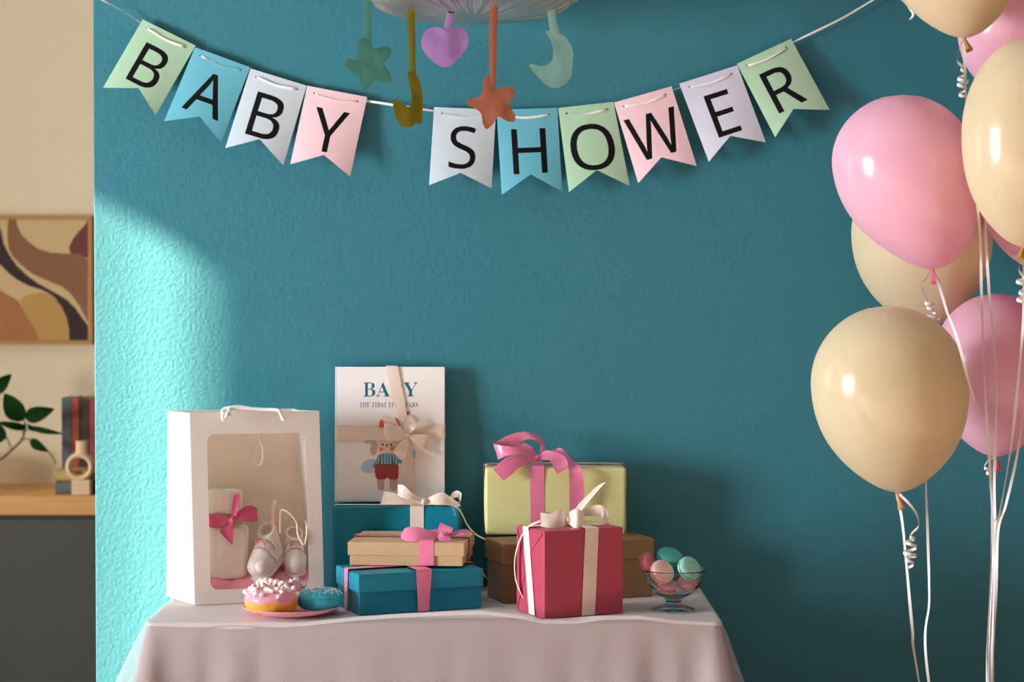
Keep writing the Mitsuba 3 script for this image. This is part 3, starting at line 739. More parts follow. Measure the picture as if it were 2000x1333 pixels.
tt = np.linspace(0, np.pi, 41)
prof = [(FR * abs(math.sin(a)) ** 0.75, -0.042 * math.copysign(abs(math.cos(a)) ** 0.8, math.cos(a))) for a in tt]
prof[0] = (0, prof[0][1])
prof[-1] = (0, prof[-1][1])
put(k + '__body', mapped(lathe(prof, 720, pleat), lambda v: v + FC), 'm_foil', smooth=True)


def flange(r, z, a):
    w_ = np.sin(a * 34) * 0.5 + np.sin(a * 57 + 1) * 0.5
    return r, z + 0.004 * w_ * (r > FR + 0.001)


put(k + '__seam', mapped(lathe([(FR - 0.006, 0.0006), (FR + 0.012, 0.0006), (FR + 0.012, -0.0004), (FR - 0.006, -0.0004)], 720, flange), lambda v: v + FC), 'm_foil', smooth=40)
tabq = [(878, 12), (914, 13), (915, 33), (890, 31), (879, 27)]
Yt = FC[1] - 0.02
tw = np.array([at(x, y, Yt) for x, y in tabq])
hole = Point(*at(900, 26, Yt)[[0, 2]]).buffer(0.0018)
put(k + '__tab', mapped(slab(Polygon(tw[:, [0, 2]]).difference(hole), 0.0005, 0.01), frame([0, Yt, 0], [1, 0, 0], [0, 0, 1], [0, -1, 0])), 'm_foil')
put(k + '__cord', tube([FC + np.array([0, 0, 0.035]), FC + np.array([0, 0, 1.0]), np.array([FC[0], FC[1], CEIL])], 0.0012, 6, n=8), 'm_string', smooth=True)
tag(k, 'round silver grey foil balloon disc at the top edge, hung with film shapes', 'foil balloon')

Z2 = 0.27012


def pendant(label, mt, strap, outline, Y, shape_name, thr=0.3):
    k = new('hanging_' + shape_name)
    A, B = strap
    S = lambda L: spline(np.array([at(660 + Z2 * x, Z2 * y, Y + dy) for x, y, dy in L]), 20)
    put(k + '__strap', loft(S(A), S(B), 5, 0.0012), mt, smooth=True)
    P = np.array([at(660 + Z2 * x, Z2 * y, Y) for x, y in outline])
    g = smooth_poly(P[:, [0, 2]], 110)
    c = np.array(g.centroid.coords[0])
    sd = len(k)

    def bend(v):
        q = v[:, :2] - c
        y = Y - 0.0008 - v[:, 2] - 0.02 * q[:, 0] * thr + 1.2 * thr * q[:, 0] ** 2 + 0.006 * (meshkit.noise(np.column_stack([v[:, 0] * 40, v[:, 1] * 40, np.full(len(v), 1.0)]), sd) - 0.5)
        return np.column_stack([v[:, 0], y, v[:, 1]])
    put(k + '__shape', fix(mapped(slab(g, 0.0003, 0.006), bend)), mt, smooth=True)
    tag(k, label, 'hanging decoration', 'film shapes hanging from the foil balloon')


pendant('translucent green star on a strap, leftmost shape hanging from the foil balloon', 'm_film_green',
        ([(182, -40, 0), (186, 100, 0), (190, 300, 0)], [(240, -40, 0), (242, 100, 0), (243, 300, 0)]),
        [(142, 330), (150, 288), (190, 275), (235, 285), (255, 352), (300, 342), (345, 335), (384, 355), (376, 410), (335, 462), (375, 530), (386, 590), (320, 594), (268, 578), (215, 657), (170, 625), (150, 552), (70, 495), (48, 447), (80, 422), (137, 432)], 0.05, 'star', 0.5)
pendant('olive yellow crescent moon on a long strap', 'm_film_yellow',
        ([(494, 40, 0), (508, 250, 0), (522, 540, 0)], [(553, 40, 0), (560, 250, 0), (562, 540, 0)]),
        [(500, 522), (530, 515), (562, 535), (600, 620), (613, 740), (606, 885), (560, 890), (540, 915), (480, 920), (430, 880), (402, 780), (400, 722), (430, 714), (480, 760), (525, 770), (533, 700), (518, 600)], 0.0, 'moon', 0.4)
pendant('purple heart with a lengthwise fold hanging from the foil balloon', 'm_film_purple',
        ([(790, 60, 0), (783, 110, 0), (757, 225, 0)], [(842, 62, 0), (840, 110, 0), (818, 225, 0)]),
        [(790, 232), (755, 205), (700, 194), (640, 216), (604, 280), (610, 350), (660, 420), (745, 482), (765, 486), (800, 483), (870, 430), (930, 350), (945, 280), (920, 216), (872, 193), (830, 206)], -0.02, 'heart', 1.2)
pendant('orange brown star on a long strap in front of the S pennant', 'm_film_orange',
        ([(1097, 55, 0), (1094, 300, 0), (1100, 620, 0)], [(1156, 55, 0), (1150, 300, 0), (1140, 620, 0)]),
        [(1053, 570), (1085, 551), (1112, 590), (1142, 640), (1230, 623), (1281, 640), (1276, 690), (1240, 760), (1280, 828), (1276, 880), (1220, 874), (1160, 846), (1120, 900), (1075, 935), (1050, 900), (1035, 822), (1000, 790), (942, 762), (935, 732), (962, 710), (1035, 692)], -0.06, 'star', 0.5)
pendant('translucent mint crescent moon, rightmost shape hanging from the foil balloon', 'm_film_mint',
        ([(1503, -40, 0), (1515, 100, 0), (1537, 245, 0)], [(1556, -40, 0), (1572, 100, 0), (1600, 245, 0)]),
        [(1498, 230), (1530, 219), (1600, 240), (1660, 287), (1700, 370), (1696, 480), (1684, 560), (1640, 612), (1570, 638), (1500, 612), (1430, 540), (1384, 482), (1396, 462), (1470, 478), (1532, 455), (1556, 400), (1550, 330), (1527, 275)], 0.02, 'moon', 0.4)
put('hanging_heart__binding', tube([at(660 + Z2 * 800, Z2 * 78, -0.023), at(660 + Z2 * 842, Z2 * 80, -0.023)], 0.0042, 12, n=6), 'm_print_black')
labels['hanging_heart__binding'] = {'label': 'dark binding around the strap'}

# ------------------------------------------------------------------ balloons
GATHER = [(1942, 1035), (1938, 1140), (1934, 1240), (1932, 1340), (1931, 1925)]


def balloon(label, tone, top, knot, half, Y, frac=0.43, string=None, curl=None, neck_dir=(0.15, 1), neck_len=24, seed=0):
    """top and knot in pixels; half: greatest half-width in pixels."""
    k = new('balloon')
    s = (Y - CAM[1]) / F
    a, b = at(*top, Y), at(*knot, Y)
    dxb = b[0] - a[0]
    a0 = a + np.array([dxb, 0, 0])                 # upright body; its foot bends sideways to the knot
    L = np.linalg.norm(a0 - b)
    ez = (a0 - b) / L
    ex = np.cross([0, -1, 0], ez)
    ex /= np.linalg.norm(ex)
    ey = np.cross(ez, ex)
    r0 = half * s
    ht, lb = L * frac, L * (1 - frac)
    prof = [(0.0025, -lb), (0.004, -lb + 0.0004)]
    for t in np.linspace(0.992, 0.0, 34):
        prof.append((r0 * math.sqrt(1 - t * t) * (1 - 0.26 * t ** 4), -lb * t))
    for t in np.linspace(0, 1, 26)[1:]:
        prof.append((r0 * math.sqrt(max(0, 1 - t * t)), ht * t))
    prof[-1] = (0, ht)
    prof = [(0, -lb)] + prof
    o = b + ez * lb
    f0 = frame(o, ex, ey, ez)

    def fm(v):
        w = f0(v)
        t = np.clip((a[2] - w[:, 2]) / (a[2] - b[2]), 0, 1)
        return w - np.outer(dxb * (1 - t ** 2.5), [1, 0, 0])
    put(k + '__skin', mapped(lathe(prof, 72), fm), 'm_balloon_' + tone, smooth=True)
    # tied neck
    nd = np.array(neck_dir, float) / np.linalg.norm(neck_dir)
    n0 = np.array(knot, float)
    pts = [at(*(n0 + nd * q), Y + dy) for q, dy in ((-2, 0), (neck_len * 0.3, 0), (neck_len * 0.75, -0.002), (neck_len, -0.004))]
    put(k + '__neck', tube(pts, np.interp(np.linspace(0, 1, 14), [0, .15, .4, .8, 1], np.array([4.5, 3.2, 4.2, 7.5, 9.5]) * s), 14, n=14), 'm_knot_pink' if tone == 'pink' else 'm_knot_gold', smooth=45)
    if string:
        P = spline(np.array([at(x, y, Yq) for x, y, Yq in string]), 120)
        th = 0.9 * np.sin(np.linspace(0, 3 + len(string) * 1.5, 120) + seed * 1.7)
        w = np.stack([np.cos(th), np.sin(th), 0 * th], 1) * 0.0054
        put(k + '__ribbon', strip(P, w), 'm_string', smooth=True)
    if curl:
        lead, c1, turns, rad = curl
        n = 26 * turns
        c0 = lead[-1]
        t = np.linspace(0, 1, n)
        ax = np.array(c0)[None] * (1 - t)[:, None] + np.array(c1)[None] * t[:, None]
        ph = t * turns * 2 * np.pi + seed
        rr = rad * np.minimum(1, t * 5) * (0.8 + 0.2 * np.sin(ph * 0.37 + seed))
        P = [at(x + q * math.cos(p), y + 2 * math.sin(p * 0.5), Y - 0.012 + q * s * math.sin(p)) for (x, y), p, q in zip(ax, ph, rr)]
        P0 = spline([b] + [at(*q, Y - 0.012) for q in lead], 24)
        P = np.vstack([P0[:-1], P])
        put(k + '__curled_ribbon', strip(P, np.tile([[0.0012, 0.001, 0.0056]], (len(P), 1))), 'm_string', smooth=True)
    tag(k, label, 'balloon', 'bunch of pink and cream balloons')


Yg = -0.18
tail = [(x, y, Yg) for x, y in GATHER]
tl = lambda dx: [(x + dx, y, Yg - 0.002 * dx) for x, y in GATHER]
balloon('large pink balloon at mid height on the left of the bunch', 'pink', (1762, 185), (1821, 527), 141, -0.20, 0.42,
        [(1822, 530, -.205), (1834, 558, -.34), (1849, 608, -.41), (1857, 628, -.435), (1873, 674, -.455), (1893, 750, -.43), (1926, 856, -.35), (1936, 950, -.27)] + tl(-4), ([(1804, 552), (1803, 570), (1812, 585)], (1824, 624), 3, 13), (0.25, 1), 26, 1)
balloon('cream balloon lowest and foremost in the bunch', 'cream', (1736, 597), (1752, 962), 152.5, -0.34, 0.43,
        [(1752, 966, -.34), (1762, 1020, -.34), (1770, 1100, -.34), (1782, 1230, -.34), (1795, 1333, -.34), (1900, 1925, -.2)], ([(1776, 985), (1790, 1005), (1794, 1028), (1780, 1042)], (1776, 1108), 4, 14), (0.32, 1), 34, 2)
balloon('cream balloon half hidden behind the large pink balloon', 'cream', (1800, 318), (1806, 640), 136, 0.07, 0.43,
        [(1806, 640, .07), (1806, 800, .03), (1808, 930, -.02), (1812, 1050, -.05), (1815, 1170, -.08), (1814, 1333, -.1), (1920, 1925, -.19)], None, (0, 1), 20, 3)
balloon('pink balloon at lower right behind the strings', 'pink', (1946, 573), (1945, 893), 124, -0.05, 0.44,
        [(1945, 897, -.06), (1943, 960, -.08), (1942, 1000, -.12)] + tl(0), ([(1930, 900), (1922, 912)], (1936, 928), 1, 8), (0.1, 1), 26, 4)
balloon('cream balloon at the right edge, nearest of the upper ones', 'cream', (2015, 72), (1999, 482), 131, -0.41, 0.44,
        [(1999, 486, -.41), (2000, 600, -.40), (1990, 730, -.36), (1975, 870, -.3), (1955, 990, -.22)] + tl(5), ([(1992, 512), (1990, 528), (1998, 540)], (1998, 592), 3, 14), (-0.25, 1), 26, 5)
balloon('pink balloon at the right edge behind the cream one', 'pink', (2041, 200), (2030, 528), 128, -0.10, 0.44,
        [(2030, 532, -.10), (2025, 600, -.2), (2012, 700, -.22), (1990, 870, -.21), (1965, 985, -.19)] + tl(8), None, (0, 1), 24, 6)
balloon('cream balloon cut by the top edge of the picture', 'cream', (1856, -262), (1883, 74), 135, -0.24, 0.44,
        [(1883, 78, -.24), (1885, 150, -.27), (1890, 240, -.32), (1900, 330, -.33), (1909, 400, -.30), (1915, 480, -.23), (1917, 580, -.19), (1923, 740, -.20), (1934, 930, -.18)] + tl(-2), ([(1872, 100), (1870, 120), (1880, 130)], (1880, 192), 4, 12), (0.35, 1), 26, 7)
balloon('pink balloon at the upper right behind two cream balloons', 'pink', (2014, -170), (1938, 168), 125, -0.02, 0.44,
        [(1937, 172, -.02), (1944, 290, -.18), (1926, 420, -.215), (1931, 560, -.21), (1946, 740, -.21), (1942, 930, -.19)] + tl(2), None, (-0.1, 1), 22, 8)
balloon('pink balloon just outside the top edge with a ribbon end hanging into view', 'pink', (1722, -370), (1752, -26), 130, 0.05, 0.44,
        [(1753, -22, .05), (1762, 0, .05), (1774, 14, .05), (1783, 28, .05), (1777, 39, .05)], None, (0.2, 1), 20, 9)
k = new('balloon_weight')
wx, wy = at(1931, 1930, Yg)[0], Yg
put(k, mapped(lathe([(0, 0), (0.06, 0), (0.065, 0.02), (0.05, 0.07), (0.02, 0.09), (0, 0.09)], 32), lambda v: v + [wx, wy, 0.0]), 'm_knot_pink', smooth=40)
tag(k, 'pink weight on the floor that holds the balloon strings', 'weight')

# ------------------------------------------------------------------ gift boxes
class Box:
    """A box on a level: front left and front right bottom corners from the photograph, a real depth and height."""

    def __init__(s, FLp, FRp, z, depth, top=None, Y0=None, ang=None, w=None, h=None):
        a = at(*FLp, Y0) if Y0 is not None else on_z(*FLp, z)
        a[2] = z
        if ang is None:
            b = on_z(*FRp, z)
            ang = math.atan2(b[1] - a[1], b[0] - a[0])
            s.w = math.hypot(b[0] - a[0], b[1] - a[1])
        else:
            ang = math.radians(ang)
            if w is None:   # width so that the right corner falls on the pixel column
                q = (FRp[0] - 1000) / F
                w = (q * (a[1] - CAM[1]) - a[0]) / (math.cos(ang) - q * math.sin(ang))
            s.w = w
        s.h = h if h is not None else at(*top, a[1])[2] - z
        s.d, s.o, s.ang = depth, a, ang
        s.ex, s.ey, s.ez = np.array([math.cos(ang), math.sin(ang), 0]), np.array([-math.sin(ang), math.cos(ang), 0]), np.array([0, 0, 1.0])
        s.fm = frame(s.o, s.ex, s.ey, s.ez)

    def P(s, u, v, z):
        return s.o + s.ex * u + s.ey * v + s.ez * z

    def mesh(s, **k):
        return mapped(soft_box(s.w, s.d, s.h, **k), s.fm)

    def band(s, axis, pos, width, off=0.0016, h0=0.0, r=0.004, w2=None):
        """A ribbon around the box across the given axis ('u': over front, top, back; 'v': over the sides and top)."""
        lo, hi = -off, (s.d if axis == 'u' else s.w) + off
        z0, z1 = h0 - (off if h0 else -0.0004), s.h + off
        pts = []
        for cx, cz, a0 in ((lo + r, z0 + r, 180), (hi - r, z0 + r, 270), (hi - r, z1 - r, 0), (lo + r, z1 - r, 90)):
            for a in np.radians(a0 + np.linspace(0, 90, 6)):
                pts.append((cx + r * math.cos(a), cz + r * math.sin(a)))
        pts.append(pts[0])
        pts = np.array(pts)
        fine = []
        for p, q in zip(pts[:-1], pts[1:]):
            n = max(1, int(np.linalg.norm(q - p) / 0.012))
            fine += [p + (q - p) * t for t in np.arange(n) / n]
        fine = np.array(fine + [pts[0]])
        pos = np.broadcast_to(pos, (2,))
        c = pos[0] + (pos[1] - pos[0]) * np.clip(fine[:, 1] / s.h, 0, 1)
        hw = np.full(len(fine), width / 2) if w2 is None else (w2 + (width - w2) * np.clip(fine[:, 1] / s.h, 0, 1)) / 2
        if axis == 'u':
            A = np.array([s.P(a - q, y, z) for (y, z), a, q in zip(fine, c, hw)])
            B = np.array([s.P(a + q, y, z) for (y, z), a, q in zip(fine, c, hw)])
        else:
            A = np.array([s.P(x, a - q, z) for (x, z), a, q in zip(fine, c, hw)])
            B = np.array([s.P(x, a + q, z) for (x, z), a, q in zip(fine, c, hw)])
        return loft(A, B, 5, 0.0003)


def bow(parent, pieces, mt, off, sc, knot=None, name='bow'):
    """Loops and tails traced as pairs of edges; each its own sub-part of the bow."""
    for nm, A, B in pieces:
        key = f'{parent}__{name}__{nm}'
        i = 1
        while key in scene:
            key = f'{parent}__{name}__{nm}_{i:03d}'
            i += 1
        put(key, ribbon_px(A, B, 40, 7, 0.0012, off, sc), mt, smooth=True)
    if knot:
        (x, y, Y), (rx, rz) = knot
        c = at(off[0] + sc * x, off[1] + sc * y, Y)
        m = trimesh.creation.icosphere(3)
        v = m.vertices * [rx, min(rx, rz), rz]
        v = v * (1 + 0.12 * np.sin(m.vertices[:, 0:1] * 9 + 1) * np.sin(m.vertices[:, 2:3] * 7))
        put(f'{parent}__{name}__knot', trimesh.Trimesh(v + c, m.faces, process=False), mt, smooth=True)


ZI = ZT + 0.0012     # what stands on the cloths

# --- tall teal box behind, with the book on it
k = new('gift_box')
bT = Box((650, 0), (897, 0), ZI, 0.10, (650, 991), Y0=0.205, ang=0)
put(k + '__wrapping', bT.mesh(r=0.005, n=8, bulge=0.0015, wr=0.0012, seed=3), 'm_teal_paper', smooth=True)
xq = lambda px, Y: at(px, 900, Y)[0]
put(k + '__ribbon', bT.band('u', xq(814, 0.2) - bT.o[0], 0.0285, 0.0022), 'm_ivory_satin', smooth=True)
put(k + '__ribbon_001', bT.band('v', 0.026, 0.022, 0.0024), 'm_ivory_satin', smooth=True)
B2 = ((640, 700), 320 / 1422)
Yk = 0.205
bow(k, [('loop', [(832, 1232, Yk), (700, 1205, Yk - .004), (560, 1165, Yk - .006), (490, 1155, Yk)], [(832, 1268, Yk - .004), (700, 1268, Yk - .012), (560, 1272, Yk - .015), (455, 1268, Yk - .01)]),
        ('loop', [(832, 1240, Yk), (700, 1195, Yk + .012), (560, 1150, Yk + .016), (488, 1154, Yk)], [(832, 1258, Yk), (700, 1240, Yk + .012), (560, 1235, Yk + .014), (456, 1267, Yk - .01)]),
        ('tail', [(608, 1098, Yk - .004), (665, 1108, Yk - .012), (730, 1170, Yk - .014), (835, 1232, Yk - .006)], [(604, 1190, Yk - .01), (655, 1214, Yk - .018), (740, 1228, Yk - .018), (832, 1255, Yk - .008)]),
        ('loop', [(838, 1232, Yk), (930, 1182, Yk - .01), (1000, 1166, Yk - .012), (1065, 1205, Yk - .008), (1140, 1250, Yk - .004), (1162, 1178, Yk)], [(838, 1262, Yk - .004), (930, 1272, Yk - .012), (1000, 1274, Yk - .014), (1062, 1276, Yk - .01), (1135, 1292, Yk - .006), (1150, 1250, Yk - .001)]),
        ('loop', [(1060, 1200, Yk + .016), (1090, 1162, Yk + .014), (1130, 1150, Yk + .008), (1162, 1172, Yk)], [(1070, 1235, Yk + .016), (1100, 1215, Yk + .016), (1130, 1212, Yk + .012), (1150, 1250, Yk - .001)])],
    'm_champagne_satin', *B2, knot=((835, 1246, Yk - .008), (0.0055, 0.0065)))
put(k + '__bow__tail_001', strip(spline([at(x, y, Y) for x, y, Y in [(872, 986, .21), (884, 987, .2), (899, 999, .192), (913, 1026, .185), (929, 1044, .18), (952, 1056, .178)]], 40), np.tile([[0.0012, 0.004, 0.0026]], (40, 1))), 'm_string', smooth=True)
put(k + '__bow__tail_002', strip(spline([at(x, y, Y) for x, y, Y in [(868, 986.5, .21), (880, 988, .2), (886, 995, .196), (889, 1008, .195)]], 24), np.tile([[0.0016, 0.004, 0.001]], (24, 1))), 'm_string', smooth=True)
tag(k, 'tall teal wrapped gift box standing behind, under the white book', 'gift box', 'wrapped gifts on the table')
labels[k + '__bow'] = {'label': 'champagne satin bow lying on the box top'}

# --- low teal box with a lid
k = new('gift_box')
bF = Box((701, 1203), (943, 1188.5), ZI, 0.148, h=0.0785)
lh = 0.036
base = mapped(soft_box(bF.w - 0.003, bF.d - 0.003, bF.h - 0.004, r=0.002, n=6, bulge=-0.0012, wr=0.001, seed=5), lambda v: bF.fm(v + [0.0015, 0.0015, 0]))
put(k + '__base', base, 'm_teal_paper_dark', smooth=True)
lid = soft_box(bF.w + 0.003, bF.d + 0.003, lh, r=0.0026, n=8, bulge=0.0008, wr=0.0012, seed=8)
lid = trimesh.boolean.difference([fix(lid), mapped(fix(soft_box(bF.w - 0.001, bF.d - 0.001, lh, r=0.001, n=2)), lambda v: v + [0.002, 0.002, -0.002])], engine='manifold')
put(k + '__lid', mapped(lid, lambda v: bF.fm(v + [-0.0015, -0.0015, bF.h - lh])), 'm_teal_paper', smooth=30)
up = (at(825, 1100, bF.o[1] + .03)[0] - bF.o[0]) / math.cos(bF.ang)
put(k + '__ribbon', bF.band('u', (up - 0.0, up + 0.001), 0.032, 0.0042, w2=0.022), 'm_pink_satin', smooth=True)
put(k + '__ribbon_001', bF.band('v', (0.075, 0.07), 0.026, 0.0042, w2=0.018), 'm_pink_satin', smooth=True)
B3 = ((640, 960), 340 / 1743)
Yq = 0.10
put(k + '__ribbon_tail', ribbon_px([(1385, 722, .05), (1500, 765, .09), (1570, 830, .08), (1640, 950, .07)], [(1378, 742, .05), (1490, 785, .085), (1565, 850, .074), (1662, 940, .064)], 30, 5, 0.0006, *B3), 'm_pink_satin', smooth=True)
tag(k, 'low teal lidded gift box with a pink ribbon, under the flat kraft box', 'gift box', 'wrapped gifts on the table')

# --- flat kraft box on it
k = new('gift_box')
zK = ZI + bF.h + 0.0052
bK = Box((681, 0), (903, 0), zK, 0.185, h=0.046, Y0=0.002, ang=-5)
lh = 0.026
put(k + '__base', mapped(soft_box(bK.w, bK.d, bK.h - 0.003, r=0.001, n=2), bK.fm), 'm_kraft', smooth=30)
lid = trimesh.boolean.difference([fix(soft_box(bK.w + 0.007, bK.d + 0.007, lh, r=0.0012, n=2)), mapped(fix(soft_box(bK.w + 0.001, bK.d + 0.001, lh, r=0.0006, n=2)), lambda v: v + [0.003, 0.003, -0.0025])], engine='manifold')
put(k + '__lid', mapped(lid, lambda v: bK.fm(v + [-0.0035, -0.0035, bK.h - lh])), 'm_kraft', smooth=30)
uK = (at(834.5, 1080, 0)[0] - bK.o[0])
put(k + '__ribbon', bK.band('u', uK, 0.0290, 0.0046, r=0.003), 'm_pink_satin', smooth=True)
put(k + '__ribbon_001', bK.band('v', 0.088, 0.024, 0.0048, r=0.003), 'm_pink_satin', smooth=True)
Y1, Y2 = 0.03, 0.07
bow(k, [('loop', [(1118, 425, Y1), (1000, 385, Y1 - .005), (880, 357, Y1 - .004), (780, 368, Y1), (736, 430, Y1 + .01)], [(1112, 512, Y1 - .012), (1000, 524, Y1 - .025), (880, 508, Y1 - .03), (780, 498, Y1 - .02), (736, 470, Y1)]),
        ('loop', [(1115, 440, Y2 - .02), (1000, 410, Y2), (880, 388, Y2), (780, 392, Y2 - .01), (735, 432, Y1 + .01)], [(1115, 490, Y1), (1000, 500, Y1 + .01), (880, 492, Y1 + .01), (780, 490, Y1 + .005), (736, 470, Y1)]),
        ('tail', [(1105, 450, Y1), (1095, 420, Y1 - .002), (1110, 360, Y1 + .004), (1128, 312, Y1 + .006)], [(1210, 455, Y1), (1225, 430, Y1 - .006), (1252, 385, Y1), (1258, 365, Y1 + .006)]),
        ('tail', [(1105, 440, Y1 - .008), (1108, 480, Y1 - .02), (1120, 520, Y1 - .028), (1152, 552, Y1 - .03)], [(1215, 440, Y1 - .008), (1230, 470, Y1 - .02), (1245, 500, Y1 - .026), (1256, 536, Y1 - .03)]),
        ('loop', [(1195, 425, Y1), (1290, 395, Y1 + .01), (1380, 380, Y1 + .02), (1462, 412, Y1 + .03)], [(1192, 470, Y1 - .006), (1290, 448, Y1 - .004), (1390, 425, Y1), (1462, 418, Y1 + .03)])],
    'm_pink_satin', *B3, knot=((1155, 442, Y1 - .008), (0.0085, 0.0075)))
tag(k, 'flat kraft cardboard box with a pink satin bow on top of the low teal box', 'gift box', 'wrapped gifts on the table')

# --- big kraft box behind the crimson one
k = new('gift_box')
bB = Box((984, 1180), (1277, 1164), ZI, 0.118, ang=18, h=0.119)
lh = 0.041
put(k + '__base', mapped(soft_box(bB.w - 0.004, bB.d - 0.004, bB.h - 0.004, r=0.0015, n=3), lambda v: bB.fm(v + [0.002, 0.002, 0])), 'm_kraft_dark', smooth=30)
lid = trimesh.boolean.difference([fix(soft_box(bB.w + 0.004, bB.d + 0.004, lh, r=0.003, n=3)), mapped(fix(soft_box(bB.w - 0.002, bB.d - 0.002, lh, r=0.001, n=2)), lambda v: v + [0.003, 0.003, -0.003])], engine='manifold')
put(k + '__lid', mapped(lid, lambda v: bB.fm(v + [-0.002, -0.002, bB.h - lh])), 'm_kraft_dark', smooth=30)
put(k + '__label', mapped(soft_box(0.03, 0.02, 0.0006, r=0.0002, n=1), lambda v: bB.fm(v + [bB.w - 0.06, 0.06, bB.h + 0.0006])), 'm_white_paper', smooth=False)
tag(k, 'large kraft lidded box behind the crimson gift, under the lime green one', 'gift box', 'wrapped gifts on the table')

# --- lime box
k = new('gift_box')
zG = ZI + bB.h + 0.0016
bG = Box((948, 0), (1223, 0), zG, 0.125, Y0=0.185, ang=1.0, h=0.139)
put(k + '__wrapping', bG.mesh(r=0.006, n=9, bulge=0.0032, wr=0.0016, seed=11), 'm_lime_paper', smooth=True)
uG = at(1049, 950, bG.o[1])[0] - bG.o[0]
put(k + '__ribbon', bG.band('u', (uG + .001, uG), 0.0285, 0.004, r=0.006), 'm_pink_satin', smooth=True)
put(k + '__ribbon_001', bG.band('v', 0.05, 0.024, 0.004, r=0.006), 'm_pink_satin', smooth=True)
B4 = ((920, 830), 300 / 1739)
Yf_ = bG.o[1] - 0.012
Ym = Yf_ + 0.045
bow(k, [('loop', [(845, 280, Ym + .01), (815, 180, Ym + .03), (740, 115, Ym + .03), (640, 82, Ym + .025), (520, 90, Ym + .02), (400, 130, Ym + .012), (310, 180, Ym + .004), (248, 217, Ym - .01)], [(775, 310, Ym), (780, 235, Ym + .015), (740, 185, Ym + .015), (660, 163, Ym + .015), (590, 185, Ym + .015), (530, 212, Ym + .012), (470, 240, Ym + .01), (330, 260, Ym + .004)]),
        ('loop', [(248, 217, Ym - .01), (340, 235, Ym - .02), (450, 248, Ym - .024), (560, 268, Ym - .02), (660, 310, Ym - .012), (740, 358, Ym - .004)], [(305, 396, Ym - .016), (350, 376, Ym - .026), (430, 348, Ym - .032), (540, 350, Ym - .03), (660, 370, Ym - .02), (742, 385, Ym - .01)]),
        ('loop', [(462, 246, Ym - .01), (530, 215, Ym - .004), (600, 206, Ym), (665, 235, Ym), (715, 290, Ym - .002), (748, 355, Ym - .004)], [(520, 292, Ym - .012), (570, 284, Ym - .008), (625, 288, Ym - .006), (670, 308, Ym - .006), (705, 335, Ym - .006), (742, 372, Ym - .006)]),
        ('tail', [(742, 372, Ym - .01), (650, 362, Ym - .022), (540, 352, Ym - .034), (430, 356, Ym - .044), (340, 415, Ym - .054), (250, 508, Ym - .058)], [(745, 412, Ym - .01), (690, 432, Ym - .026), (610, 450, Ym - .04), (530, 500, Ym - .052), (450, 575, Ym - .058), (370, 636, Ym - .06)]),
        ('tail', [(760, 350, Ym - .006), (830, 296, Ym), (930, 300, Ym - .008), (1020, 335, Ym - .02), (1075, 375, Ym - .034), (1092, 430, Ym - .048), (1106, 485, Ym - .052)], [(758, 392, Ym - .01), (820, 400, Ym - .02), (880, 400, Ym - .03), (905, 425, Ym - .042), (925, 465, Ym - .052), (945, 510, Ym - .056), (972, 558, Ym - .058)]),
        ('tail', [(905, 305, Ym + .002), (960, 272, Ym + .012), (1020, 265, Ym + .01), (1080, 315, Ym + .002), (1160, 405, Ym - .022), (1235, 480, Ym - .048), (1262, 560, Ym - .058), (1276, 700, Ym - .056), (1278, 830, Ym - .054), (1250, 940, Ym - .052)], [(905, 330, Ym - .002), (955, 325, Ym + .004), (1005, 320, Ym + .002), (1045, 350, Ym - .012), (1085, 410, Ym - .036), (1105, 500, Ym - .054), (1112, 590, Ym - .06), (1113, 700, Ym - .058), (1114, 830, Ym - .056), (1114, 980, Ym - .054)])],
    'm_pink_satin', *B4, knot=((748, 375, Ym - .008), (0.006, 0.0065)))
tag(k, 'lime green wrapped gift box with a big pink satin bow, on the large kraft box', 'gift box', 'wrapped gifts on the table')

# --- crimson box
k = new('gift_box')
bC = Box((1063, 1210), (1217.5, 1196), ZI, 0.117, (1063, 1039), ang=26)
put(k + '__wrapping', bC.mesh(r=0.0022, n=8, bulge=0.0012, wr=0.0010, seed=21), 'm_crimson_paper', smooth=True)
uC = 0.098
put(k + '__ribbon', bC.band('u', (uC - .005, uC + .003), 0.0292, 0.0026, r=0.003), 'm_ivory_satin', smooth=True)
put(k + '__ribbon_001', bC.band('v', (0.047, 0.075), 0.026, 0.0026, r=0.003), 'm_ivory_satin', smooth=True)
